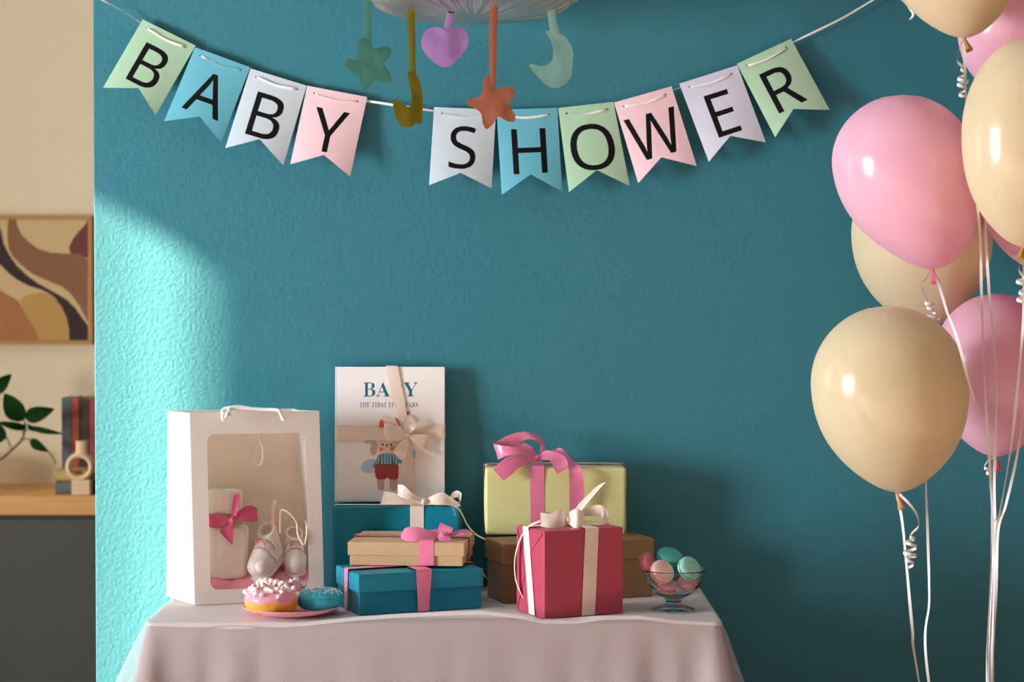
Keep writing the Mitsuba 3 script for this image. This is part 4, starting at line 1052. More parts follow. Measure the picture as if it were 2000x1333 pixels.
# folded paper flaps on the left side
for i, tri in enumerate(([(0.114, 0.002), (0.114, bC.h - 0.002), (0.078, 0.078)], [(0.004, bC.h - 0.004), (0.112, bC.h - 0.004), (0.06, bC.h - 0.05)])):
    m = mapped(slab(Polygon(tri), 0.0008, 0.03), lambda v: bC.P(0, 0, 0) + np.outer(v[:, 0], bC.ey) + np.outer(v[:, 1], bC.ez) - np.outer(v[:, 2] + 0.0012, bC.ex))
    put(k + '__paper_flap' + ('' if i == 0 else f'_{i:03d}'), m, 'm_crimson_paper', smooth=False)
B5 = ((920, 820), 380 / 1235)
Yc = (bC.o + bC.ex * 0.085 + bC.ey * 0.05)[1]
bow(k, [('loop', [(618, 610, Yc), (590, 568, Yc - .006), (555, 572, Yc - .014), (500, 598, Yc - .02), (440, 588, Yc - .02)], [(618, 655, Yc - .006), (590, 678, Yc - .016), (545, 689, Yc - .026), (490, 688, Yc - .03), (444, 680, Yc - .026)]),
        ('loop', [(618, 620, Yc + .008), (570, 600, Yc + .02), (500, 592, Yc + .02), (455, 588, Yc + .002), (440, 588, Yc - .02)], [(618, 650, Yc + .006), (570, 660, Yc + .02), (500, 668, Yc + .016), (458, 676, Yc - .002), (444, 680, Yc - .026)]),
        ('loop', [(612, 618, Yc - .004), (635, 580, Yc - .012), (675, 568, Yc - .02), (712, 590, Yc - .012), (722, 615, Yc)], [(612, 655, Yc - .008), (640, 680, Yc - .02), (672, 697, Yc - .028), (704, 672, Yc - .02), (716, 640, Yc)]),
        ('loop', [(625, 625, Yc + .006), (700, 580, Yc + .02), (760, 550, Yc + .03), (820, 543, Yc + .03), (862, 575, Yc + .02), (878, 635, Yc + .008)], [(625, 655, Yc + .004), (700, 622, Yc + .022), (760, 612, Yc + .03), (815, 620, Yc + .03), (850, 640, Yc + .02), (876, 655, Yc + .006)]),
        ('loop', [(625, 640, Yc + .002), (700, 640, Yc + .0), (760, 645, Yc - .004), (820, 648, Yc - .004), (878, 632, Yc + .008)], [(625, 660, Yc), (700, 668, Yc - .006), (760, 670, Yc - .01), (820, 670, Yc - .008), (868, 664, Yc + .004)]),
        ('tail', [(640, 600, Yc + .004), (680, 540, Yc + .006), (740, 478, Yc + .004), (795, 425, Yc), (848, 396, Yc - .004)], [(690, 610, Yc), (710, 565, Yc), (760, 505, Yc), (805, 452, Yc - .002), (852, 401, Yc - .006)])],
    'm_ivory_satin', *B5, knot=((614, 640, Yc - .008), (0.0055, 0.0075)))
put(k + '__ribbon_tail', ribbon_px([(440, 638, Yc - .02), (372, 668, Yc - .01), (318, 735, Yc), (284, 830, Yc + .006), (272, 930, Yc + .006), (285, 1040, Yc + .006), (335, 1150, Yc + .004)], [(440, 650, Yc - .028), (380, 678, Yc - .02), (326, 742, Yc - .01), (291, 834, Yc - .004), (279, 930, Yc - .004), (292, 1036, Yc - .004), (345, 1160, Yc - .006)], 40, 5, 0.0005, *B5), 'm_ivory_satin', smooth=True)
tag(k, 'crimson wrapped gift box with an ivory satin bow, foremost on the table', 'gift box', 'wrapped gifts on the table')

# ------------------------------------------------------------------ the white book
k = new('baby_book')
zB = bT.o[2] + bT.h + 0.0022
Yb0 = 0.262
o = at(655.5, 985, Yb0)
o[2] = zB + 0.003
tr = at(868, 985, Yb0)
bw = tr[0] - o[0]
bh = at(656, 717, Yb0 + 0.02)[2] - o[2]
lean = 0.085
ez = np.array([0, math.sin(lean), math.cos(lean)])
ey = np.array([0, math.cos(lean), -math.sin(lean)])
bh /= math.cos(lean)
fb = frame(o, [1, 0, 0], ey, ez)
TH = 0.022
put(k + '__front_cover', mapped(mapped(soft_box(bw - 0.001, 0.002, bh, r=0.0009, n=4), lambda v: v + [0.001, 0, 0]), fb), 'm_white_paper', smooth=40)
put(k + '__back_cover', mapped(mapped(soft_box(bw - 0.001, 0.002, bh, r=0.0009, n=4), lambda v: v + [0.001, TH - 0.002, 0]), fb), 'm_white_paper', smooth=40)
put(k + '__spine', mapped(mapped(soft_box(0.003, TH, bh, r=0.0012, n=3), lambda v: v + [-0.0022, 0, 0]), fb), 'm_white_paper', smooth=40)
put(k + '__pages', mapped(mapped(soft_box(bw - 0.008, TH - 0.005, bh - 0.008, r=0.0008, n=2), lambda v: v + [0.003, 0.0025, 0.004]), fb), 'm_pages', smooth=False)
sb = bw / (868 - 655.5)                       # metres per pixel on the cover
Q = 320 / 1422


def cov(x, y):
    """crop pixel -> (u, v) on the cover, from its upper left corner."""
    return ((640 + Q * x - 655.5) * sb, bh - (700 + Q * y - 717) * sb)


def printed(key, polys, mt, lift):
    g = [q for p in polys for q in getattr(p.buffer(0), 'geoms', [p.buffer(0)])]
    put(key, mapped(slab(g, 0.00012), lambda v: fb(np.column_stack([v[:, 0], -lift - v[:, 2], v[:, 1]]))), mt, smooth=False)


def line_of(text, x0, x1, yb, yt, kern=0):
    """Serif capitals between two pixel columns."""
    x, gl = 0, []
    for ch in text:
        if ch == ' ':
            x += 420
            continue
        adv, g = glyph(SERIF, ch)
        gl += [affinity.translate(q, x, 0) for q in g]
        x += adv + kern
    b = [q.bounds for q in gl]
    gx0, gx1 = min(q[0] for q in b), max(q[2] for q in b)
    (u0, v0), (u1, v1) = cov(x0, yb), cov(x1, yt)
    kx, ky = (u1 - u0) / (gx1 - gx0), (v1 - v0) / 948
    return [affinity.affine_transform(q, [kx, 0, 0, ky, u0 - gx0 * kx, v0]) for q in gl]


printed(k + '__title', line_of('BABY', 305, 776, 335, 213), 'm_print_teal', 0.0002)
printed(k + '__subtitle', line_of('THE FIRST FIVE YEARS', 274, 783, 429, 386), 'm_print_teal', 0.0002)
labels[k + '__title'] = {'label': 'title BABY in teal serif capitals'}
labels[k + '__subtitle'] = {'label': 'line THE FIRST FIVE YEARS in small teal capitals'}
el = lambda x, y, rx, ry, rot=0: affinity.rotate(affinity.scale(Point(*cov(x, y)).buffer(1, 20), rx * Q * sb, ry * Q * sb), rot)
pg = lambda *p: Polygon([cov(*q) for q in p])
sg = lambda *p: smooth_poly([cov(*q) for q in p], 60)
PR = [('cloud', [sg((285, 950), (310, 905), (350, 885), (400, 880), (420, 920), (410, 990), (350, 1000), (310, 990)), sg((300, 725), (400, 715), (420, 735), (350, 750)), sg((730, 810), (755, 795), (768, 830), (755, 870), (730, 868))], 'm_print_cloud'),
      ('ear', [el(400, 785, 30, 62, -8), el(640, 780, 30, 62, 8)], 'm_print_tan'),
      ('leg', [pg((428, 1050), (492, 1050), (488, 1145), (470, 1152), (440, 1140), (428, 1100)), pg((535, 1050), (605, 1050), (604, 1100), (590, 1148), (560, 1152), (540, 1130))], 'm_print_tan'),
      ('sleeve', [sg((440, 845), (415, 890), (385, 950), (410, 960), (440, 930), (450, 880)), sg((590, 845), (620, 880), (650, 895), (640, 915), (600, 910))], 'm_print_sleeve'),
      ('shirt', [sg((445, 838), (520, 828), (595, 838), (605, 930), (520, 940), (435, 930))], 'm_print_shirt'),
      ('shorts', [sg((412, 925), (520, 922), (606, 925), (612, 985), (606, 1050), (540, 1055), (518, 1035), (495, 1055), (425, 1048), (410, 985)), pg((440, 930), (455, 840), (466, 840), (455, 930)), pg((560, 930), (552, 840), (563, 840), (575, 930))], 'm_print_shorts'),
      ('head', [el(518, 765, 88, 66), pg((405, 950), (385, 960), (388, 1005), (402, 1000))], 'm_print_cream'),
      ('crown', [pg((445, 618), (446, 560), (462, 530), (490, 560), (486, 618)), pg((582, 525), (600, 522), (632, 585), (620, 592)), pg((680, 468), (705, 465), (706, 484), (688, 494))], 'm_print_coral'),
      ('cheek', [el(464, 793, 17, 17), el(557, 788, 17, 17)], 'm_print_cheek'),
      ('nose', [pg((501, 750), (525, 750), (515, 770), (515, 778), (512, 778))], 'm_print_shorts'),
      ('eye', [el(477, 754, 8.5, 9), el(549, 754, 8.5, 9)], 'm_print_black')]
for i, (nm, polys, mt) in enumerate(PR):
    for j, q in enumerate(polys):
        printed(f'{k}__cover_picture__{nm}' + (f'_{j:03d}' if j else ''), [q], mt, 0.0002 + 0.00016 * i)
labels[k + '__cover_picture'] = {'label': 'printed bunny in a striped shirt and brown shorts'}


def cov_band(A, B, key, n=30, lift=0.003):
    def conv(L):
        return spline([fb([cov(x, y)[0], -lift - l, cov(x, y)[1]]) for x, y, l in L], n)
    put(key, loft(conv(A), conv(B), 5, 0.0004), 'm_champagne_satin', smooth=True)


eR = (868 - 640) / Q
eL = (655.5 - 640) / Q
cov_band([(eL - 11, 597, -.012), (eL - 9, 597, .001), (95, 597, .001), (300, 600, .001), (480, 610, .002), (690, 660, .004)], [(eL - 11, 717, -.012), (eL - 9, 717, .001), (95, 717, .001), (300, 715, .001), (480, 712, .002), (690, 690, .004)], k + '__ribbon')
cov_band([(690, 660, .004), (760, 640, .003), (860, 605, .002), (930, 590, .001), (eR + 1, 585, .001), (eR + 4, 585, -.012)], [(690, 690, .004), (760, 668, .003), (860, 662, .002), (930, 690, .001), (eR + 1, 690, .001), (eR + 4, 690, -.012)], k + '__ribbon_001')
cov_band([(500, 68, -.01), (500, 72, .001), (520, 160, .001), (550, 300, .001), (600, 470, .002), (685, 665, .004)], [(606, 68, -.01), (606, 72, .001), (622, 160, .001), (650, 300, .001), (680, 450, .002), (700, 665, .004)], k + '__ribbon_002')
cov_band([(688, 680, .004), (670, 760, .002), (650, 860, .001), (640, 960, .001), (625, 1080, .001), (612, 1250, .001)], [(700, 680, .004), (722, 760, .002), (745, 860, .001), (746, 960, .001), (746, 1080, .001), (744, 1250, .001)], k + '__ribbon_003')
yb = o[1] - 0.005
u = lambda y: yb + (985 - (700 + Q * y)) * sb * math.sin(lean) * 1.0 - 0.006
def U(L, d):
    return [(x, y, u(y) - e * 0.001) for (x, y), e in zip(L, d)]
bow(k, [('tail', U([(475, 497), (560, 540), (625, 590), (688, 655)], [6, 6, 4, 3]), U([(492, 590), (560, 575), (615, 610), (676, 668)], [4, 3, 3, 3])),
        ('loop', U([(688, 655), (620, 600), (550, 572), (500, 572), (484, 615)], [4, 10, 14, 10, 4]), U([(688, 690), (620, 712), (550, 718), (505, 712), (487, 680)], [3, 12, 16, 12, 5])),
        ('loop', U([(688, 655), (664, 600), (690, 520), (735, 492), (800, 530)], [5, 10, 12, 10, 3]), U([(700, 665), (738, 632), (770, 590), (790, 560), (802, 534)], [5, 16, 18, 12, 3])),
        ('loop', U([(694, 664), (780, 660), (850, 664), (888, 672)], [5, 10, 10, 5]), U([(698, 682), (750, 735), (810, 780), (862, 797)], [6, 14, 14, 8])),
        ('tail', U([(682, 690), (640, 718), (592, 775), (570, 828)], [6, 12, 14, 12]), U([(700, 694), (704, 760), (690, 830), (662, 888)], [6, 12, 14, 10])),
        ('tail', U([(712, 685), (770, 735), (840, 790), (928, 852)], [5, 8, 8, 5]), U([(700, 695), (745, 755), (800, 790), (866, 832)], [4, 6, 6, 4]))],
    'm_champagne_satin', *B2, knot=((691, 672, u(672) - 0.008), (0.0052, 0.0052)))
tag(k, 'white book tied with a champagne ribbon bow, standing on the tall teal box', 'book')

# ------------------------------------------------------------------ gift bag with a window
k = new('gift_bag')


def gp(px, py, Y, z=None):
    p = at(px, py, Y)
    if z is not None:
        p[2] = z
    return p


FLb = on_z(381, 1183, ZI)
FRb = gp(633, 1170, FLb[1] + 0.082, ZI)
BLb = on_z(325, 1166, ZI)
FLt, FRt = at(371, 807, FLb[1] + 0.022), at(623, 803, FRb[1] + 0.018)
BLt, BRt = at(328, 803, BLb[1] - 0.012), at(571.5, 798.5, BLb[1] + 0.04)
BRb = BLb + (FRb - FLb) * 1.0
BRb[0] = FRb[0] - 0.035
BRb[1] = BLb[1] + 0.062


def quad_map(bl, br, tr, tl, push=None):
    n0 = np.cross(br - bl, tl - bl)
    n0 /= np.linalg.norm(n0)

    def fn(v):
        u, w = v[:, 0:1], v[:, 1:2]
        p = (bl * (1 - u) + br * u) * (1 - w) + (tl * (1 - u) + tr * u) * w + n0 * v[:, 2:3]
        if push is not None:
            p = p + n0 * push(u, w)
        return p
    return fn


sqr = Polygon([(0, 0), (1, 0), (1, 1), (0, 1)])
wu0, wu1, wv0, wv1 = 0.122, 0.885, 0.075, 0.886
asp = 376 / 252
hole = affinity.scale(Polygon([(wu0, wv0 * asp), (wu1, wv0 * asp), (wu1, wv1 * asp), (wu0, wv1 * asp)]).buffer(-0.06).buffer(0.06, 10), 1, 1 / asp, origin=(0, 0))
front = quad_map(FLb, FRb, FRt, FLt, lambda u, w: 0.003 * np.sin(np.pi * u) * np.sin(np.pi * w))
put(k + '__front_panel', mapped(slab(sqr.difference(hole), 0.0007, 0.06), front), 'm_bag_paper', smooth=25)
gus = lambda sgn: (lambda u, w: sgn * 0.010 * np.maximum(0, 1 - np.abs(u - 0.5) * 2) * w ** 1.5)
put(k + '__side_panel', mapped(slab(sqr, 0.0007, 0.06), quad_map(BLb, FLb, FLt, BLt, gus(-0.5))), 'm_bag_paper', smooth=25)
put(k + '__side_panel_001', mapped(slab(sqr, 0.0007, 0.06), quad_map(FRb, BRb, BRt, FRt, gus(-1.6))), 'm_bag_paper', smooth=25)
put(k + '__back_panel', mapped(slab(sqr, 0.0007, 0.1), quad_map(BRb, BLb, BLt, BRt)), 'm_bag_inside', smooth=25)
put(k + '__bottom_panel', mapped(slab(Polygon(np.array([FLb, FRb, BRb, BLb])[:, :2]).buffer(-0.001), 0.0006), lambda v: v + [0, 0, ZI]), 'm_bag_inside', smooth=False)


def wrinkle(u, w):
    P = np.column_stack([u[:, 0] * 5 + w[:, 0] * 2, w[:, 0] * 4, np.zeros(len(u))])
    return 0.003 * np.sin(np.pi * u) * np.sin(np.pi * w) - 0.0012 - 0.005 * np.abs(meshkit.fbm(P, 3, 4)[:, None] - 0.5) * np.minimum(1, 4 * np.minimum(u - wu0 + .03, wu1 - u + .03))


gu, gv = np.meshgrid(np.linspace(wu0 - 0.02, wu1 + 0.02, 50), np.linspace(wv0 - 0.015, wv1 + 0.015, 70), indexing='ij')
film = mapped(trimesh.Trimesh(np.column_stack([gu.ravel(), gv.ravel(), 0 * gu.ravel()]), grid_faces(50, 70), process=False), quad_map(FLb, FRb, FRt, FLt, wrinkle))
put(k + '__window_film', film, 'm_film_clear', smooth=True)
labels[k + '__window_film'] = {'label': 'clear wrinkled film window'}
Yh = FLt[1]
rope = [(436, 818, Yh - .003), (434, 806, Yh + .004), (438, 799, Yh + .006), (452, 796.5, Yh + .008), (470, 797, Yh + .010), (490, 798.5, Yh + .012), (515, 800, Yh + .015), (538, 801, Yh + .014), (546, 804, Yh + .010), (551, 816, Yh + .008)]
put(k + '__handle', tube([at(*q) for q in rope], 0.0034, 10, n=60), 'm_rope', smooth=True)
rope2 = [(450, 812, Yh), (447, 801, Yh + .002), (452, 796, Yh + .005), (466, 794.5, Yh + .008), (486, 797, Yh + .012)]
put(k + '__handle_001', tube([at(*q) for q in rope2], 0.003, 10, n=40), 'm_rope', smooth=True)
for i, L in enumerate(([(437, 806, Yh - .004), (435, 814, Yh - .006), (437, 822, Yh - .006)], [(444, 805, Yh - .004), (443, 812, Yh - .006), (440, 818, Yh - .006)], [(545, 803, Yh + .004), (549, 812, Yh + .002), (554, 821, Yh + .001)])):
    put(k + '__cord_end' + (f'_{i:03d}' if i else ''), tube([at(*q) for q in L], [0.0028, 0.0036, 0.0042], 10, n=12), 'm_rope', smooth=True)
inn = [(498, 852, Yh + .07), (494, 880, Yh + .068), (497, 902, Yh + .066), (505, 910, Yh + .066), (512, 900, Yh + .066), (513, 875, Yh + .068), (502, 852, Yh + .07)]
put(k + '__handle_002', tube([at(*q) for q in inn], 0.0022, 8, n=50), 'm_rope', smooth=True)
tag(k, 'white paper gift bag with a large clear window at the left end of the table', 'gift bag')

# --- inside the bag
cen = (FLb + FRb + BLb + BRb) / 4
k = new('tissue_pad')
inset = Polygon([tuple((q * 0.88 + cen * 0.12)[:2]) for q in (FLb, FRb, BRb, BLb)])
fdir = (FRb - FLb)[:2] / np.linalg.norm((FRb - FLb)[:2])
fnrm = np.array([-fdir[1], fdir[0]])
SLOPE = 0.30


def pad_z(xy):
    """The tissue's height above the table: a crumpled bank that rises from the window to the back."""
    d = np.maximum((np.asarray(xy) - FLb[:2]) @ fnrm, 0)
    return 0.006 + 0.030 * (1 - np.exp(-np.maximum(d - 0.004, 0) / 0.007)) + SLOPE * d


def crumple(v):
    q = np.column_stack([v[:, :2], np.zeros(len(v))])
    n = meshkit.fbm(q * 34 + [0, 0, 3], 3, 2)
    rid = np.abs(meshkit.noise(q * 50 + 7, 5) - 0.5) * 2
    return np.column_stack([v[:, 0], v[:, 1], np.where(v[:, 2] > 0.0005, pad_z(v[:, :2]) + 0.008 * (n - 0.55) + 0.006 * (0.4 - rid), 0.0)])


put(k, fix(mapped(mapped(slab(inset, 0.001, 0.005), crumple), lambda v: v + [0, 0, ZI + 0.0012])), 'm_tissue_pink', smooth=20)
tag(k, 'crumpled pink tissue paper lining the bottom of the gift bag', 'tissue paper')


def shoe(label, toe, yaw, c=1.1, wide=1.3, high=1.4, tilt=0.0):
    """A baby shoe on the sloping tissue; toe (x, y) is its front end, yaw the way from toe to heel; local x runs heel -> toe, length about 0.1 m."""
    k = new('baby_shoe')
    yw = math.radians(yaw)
    back = np.array([math.cos(yw), math.sin(yw), 0.0])
    pt = math.atan(SLOPE * float(back[:2] @ fnrm))
    pt += math.radians(tilt)
    bx = back * math.cos(pt) + np.array([0, 0, math.sin(pt)])
    toe = np.array([*toe, 0.0])
    toe[2] = ZI + 0.0035 + pad_z(toe[None, :2])[0]
    ex, ey = -bx, np.array([back[1], -back[0], 0.0])
    ez = np.cross(ex, ey)
    L = 0.10 * c
    f0 = frame(toe + bx * L, ex, ey, ez)
    fm = lambda v: f0(np.asarray(v) * [1, wide, high])
    import manifold3d as m3

    def ball(x, y, z, r, sq=1.0):
        s_ = m3.Manifold.sphere(1.0, 40).scale((r * c, r * c, r * c * sq))
        return s_.translate((x * c, y * c, z * c))
    hull = lambda L_: m3.Manifold.batch_hull(L_)
    body = hull([ball(0.079, 0.0, 0.018, 0.021, 0.85), ball(0.060, 0.0, 0.021, 0.024, 0.9), ball(0.022, 0, 0.019, 0.020)])
    mid = hull([ball(0.056, 0, 0.026, 0.021), ball(0.020, 0, 0.044, 0.019), ball(0.020, 0, 0.022, 0.020)])
    ank = hull([ball(0.020, 0, 0.028, 0.020), ball(0.018, 0, 0.055, 0.0185)])
    s_ = (body + mid + ank).refine_to_length(0.004 * c)
    mm = s_.to_mesh()
    t = trimesh.Trimesh(mm.vert_properties[:, :3], mm.tri_verts)
    trimesh.smoothing.filter_taubin(t, iterations=14)
    t.fix_normals()
    cut = trimesh.creation.cylinder(0.0150 * c, 0.07 * c, sections=40)
    cut.apply_transform(trimesh.transformations.rotation_matrix(0.30, [0, 1, 0]))
    cut.apply_translation([0.021 * c, 0, 0.070 * c])
    slot = trimesh.creation.box([0.2, 0.2, 0.05])
    slot.apply_transform(trimesh.transformations.rotation_matrix(0.30, [0, 1, 0]))
    slot.apply_translation([0.018 * c + 0.0074, 0, 0.060 * c + 0.0239])
    floor_ = trimesh.creation.box([0.3, 0.3, 0.02])
    floor_.apply_translation([0, 0, -0.01 + 0.004 * c])
    t = trimesh.boolean.difference([t, slot, cut, floor_], engine='manifold')
    put(k + '__upper', mapped(t, fm), 'm_shoe', smooth=40)
    lin_ = trimesh.creation.cylinder(0.0149 * c, 0.0006, sections=40)
    lin_.apply_translation([0.011 * c, 0, 0.037 * c])
    put(k + '__insole', mapped(lin_, fm), 'm_shoe_lining', smooth=30)
    rim = np.array([[0.018 * c + 0.0152 * c * math.cos(a) * 1.06 , 0.0158 * c * math.sin(a), 0.0585 * c - 0.0158 * c * math.cos(a) * 0.31] for a in np.linspace(0, 2 * np.pi, 41)])
    put(k + '__collar', mapped(tube(rim, 0.0026 * c, 8, cap=False), fm), 'm_shoe', smooth=True)
    so = affinity.scale(Point(0, 0).buffer(1, 24), 0.030 * c, 0.0215 * c)
    sole = affinity.translate(so, 0.071 * c, 0).union(affinity.translate(affinity.scale(so, 0.85, 0.92), 0.026 * c, 0)).convex_hull
    put(k + '__sole', mapped(fix(slab(sole.buffer(0.0006 * c), 0.0052 * c)), fm), 'm_shoe', smooth=40)
    inter = trimesh.proximity.ProximityQuery(t)

    def on(x, y, z, lift=0.0006):
        p, _, _ = inter.on_surface([[x * c, y * c, z * c]])
        d = np.array([x * c, y * c, z * c]) - p[0]
        n = d / (np.linalg.norm(d) + 1e-9)
        return p[0] + n * lift * c
    def line(pts, r, key, m_):
        d = spline(pts, 26)
        put(key, mapped(tube([on(*q) for q in d], r * c, 6), fm), m_, smooth=True)
    line([(0.052, -0.034, 0.012), (0.060, -0.022, 0.036), (0.066, 0, 0.052), (0.060, 0.022, 0.036), (0.052, 0.034, 0.012)], 0.0007, k + '__seam', 'm_shoe_trim')
    line([(0.040, -0.034, 0.034), (0.046, -0.012, 0.060), (0.048, 0, 0.066), (0.046, 0.012, 0.060), (0.040, 0.034, 0.034)], 0.0007, k + '__seam_001', 'm_shoe_trim')
    for i, (xa_, za) in enumerate(((0.062, 0.058), (0.056, 0.064), (0.050, 0.070))):
        line([(xa_, -0.013, za - .012), (xa_ + 0.004 * (-1) ** i, 0, za), (xa_, 0.013, za - .012)], 0.0014, k + '__lace' + (f'_{i:03d}' if i else ''), 'm_shoe_lace')
    for i, sgn in enumerate((-1, 1)):
        lp = [on(0.058, 0, 0.07, 0.002), on(0.062, sgn * 0.010, 0.07, 0.004), on(0.056, sgn * 0.017, 0.06, 0.003), on(0.052, sgn * 0.009, 0.07, 0.002), on(0.058, 0, 0.07, 0.002)]
        put(k + '__lace_bow' + (f'_{i:03d}' if i else ''), mapped(tube(spline(lp, 24), 0.0012 * c, 6), fm), 'm_shoe_lace', smooth=True)
    tag(k, label, 'shoe')
    return k


fy = lambda X: FLb[1] + (X - FLb[0]) * fdir[1] / fdir[0]          # the window's depth at X
x1, x2 = at(500, 1127, 0.09)[0], at(578, 1118, 0.115)[0]
shoe('white baby shoe with pink laces, left and larger looking one behind the bag window', (x1, fy(x1) + 0.017), 64, 0.98, 1.14, 1.26, 14)
shoe('white baby shoe with pink laces, right one behind the bag window', (x2, fy(x2) + 0.022), 101, 0.9, 1.08, 1.15, 8)

# diaper bundle
k = new('diaper_bundle')
Yd = FLb[1] + 0.086
cb = at(441, 1100, Yd)
sd = (Yd + 4) / F
rd = 41 * sd
zd0, zd1, zd2 = ZI + 0.046, at(446, 1028, Yd)[2], at(446, 958, Yd)[2]


def scallop(r, z, a):
    return r * (1 + 0.035 * np.abs(np.sin(a * 7))), z


def tier(z0, z1, r, sh=0.0):
    prof = [(0, z0), (r * 0.9, z0), (r, z0 + 0.006), (r, z1 - 0.006), (r * 0.93, z1), (r * 0.8, z1 - 0.004), (r * 0.6, z1 + 0.001), (r * 0.4, z1 - 0.003), (r * 0.2, z1 + 0.001), (0, z1)]
    return mapped(lathe(prof, 112, scallop), lambda v: v + [cb[0] + sh, Yd, 0])


put(k + '__lower_tier', tier(zd0, zd1, rd * 1.06), 'm_diaper', smooth=40)
put(k + '__upper_tier', tier(zd1 + 0.001, zd2, rd * 0.86, -0.004), 'm_diaper', smooth=40)
zb_ = at(446, 1012, Yd)[2]
bandm = lathe([(rd * 0.86 * 1.04, -0.012), (rd * 0.86 * 1.05, 0), (rd * 0.86 * 1.04, 0.012)], 80)
put(k + '__green_band', mapped(bandm, lambda v: v + [cb[0] - 0.004, Yd, zb_]), 'm_green_band', smooth=True)
Yw = Yd - rd * 0.95 - 0.002
BW = ((390, 840), 230 / 958)
bow(k, [('loop', [(262, 735, Yw), (200, 690, Yw - .004), (130, 680, Yw - .004), (66, 700, Yw + .004)], [(262, 745, Yw - .002), (200, 775, Yw - .012), (130, 800, Yw - .012), (72, 790, Yw)]),
        ('loop', [(262, 725, Yw), (330, 650, Yw + .002), (405, 615, Yw + .014), (470, 640, Yw + .028)], [(265, 742, Yw - .002), (330, 745, Yw - .004), (410, 750, Yw + .006), (475, 745, Yw + .024)]),
        ('tail', [(250, 730, Yw - .002), (262, 640, Yw - .006), (275, 560, Yw - .004), (290, 525, Yw)], [(290, 735, Yw - .002), (305, 660, Yw - .006), (322, 580, Yw - .004), (338, 503, Yw)]),
        ('tail', [(245, 745, Yw - .004), (200, 790, Yw - .008), (165, 830, Yw - .006), (175, 845, Yw - .004)], [(275, 745, Yw - .004), (272, 820, Yw - .008), (270, 880, Yw - .006), (266, 938, Yw - .002)])],
    'm_deep_pink', *BW, knot=((263, 738, Yw - .006), (0.006, 0.008)))
labels[k + '__bow'] = {'label': 'deep pink ribbon bow'}
tag(k, 'white rolled diaper bundle with a green band and deep pink bow inside the bag', 'diaper cake')

k = new('cream_ribbon')
Yr = FLb[1] + 0.085
put(k + '__strip', ribbon_px([(600, 565, Yr), (586, 640, Yr), (584, 770, Yr), (590, 900, Yr)], [(632, 570, Yr), (612, 640, Yr), (612, 770, Yr), (618, 900, Yr)], 30, 3, 0.001, *BW), 'm_lace_cord', smooth=True)
put(k + '__cord', tube([at(390 + 0.24 * x, 840 + 0.24 * y, Y) for x, y, Y in [(655, 840, Yr), (655, 740, Yr), (662, 660, Yr), (700, 660, Yr - .005), (750, 700, Yr - .01), (790, 760, Yr - .01), (800, 850, Yr - .012), (845, 935, Yr - .012), (868, 880, Yr - .01), (872, 790, Yr - .005), (860, 740, Yr)]], 0.0022, 8, n=80), 'm_lace_cord', smooth=True)
tag(k, 'cream ribbon loops standing behind the baby shoes in the bag', 'ribbon')

# ------------------------------------------------------------------ plate of donuts
k = new('plate')
pc = on_z(570, 1188, ZI + 0.012)
pr = 98 * (pc[1] + 4) / F
plate_prof = [(0, 0), (0.045, 0), (0.050, 0.0012), (0.060, 0.003), (0.078, 0.0068), (pr - 0.004, 0.0135), (pr, 0.0165), (pr - 0.001, 0.0178), (pr - 0.005, 0.0168), (0.078, 0.0092), (0.062, 0.0056), (0.05, 0.0046), (0, 0.0046)]
put(k, mapped(lathe(plate_prof, 96), lambda v: v + [pc[0], pc[1], ZI]), 'm_plate', smooth=40)
tag(k, 'pink plate holding three donuts in front of the gift bag', 'plate')


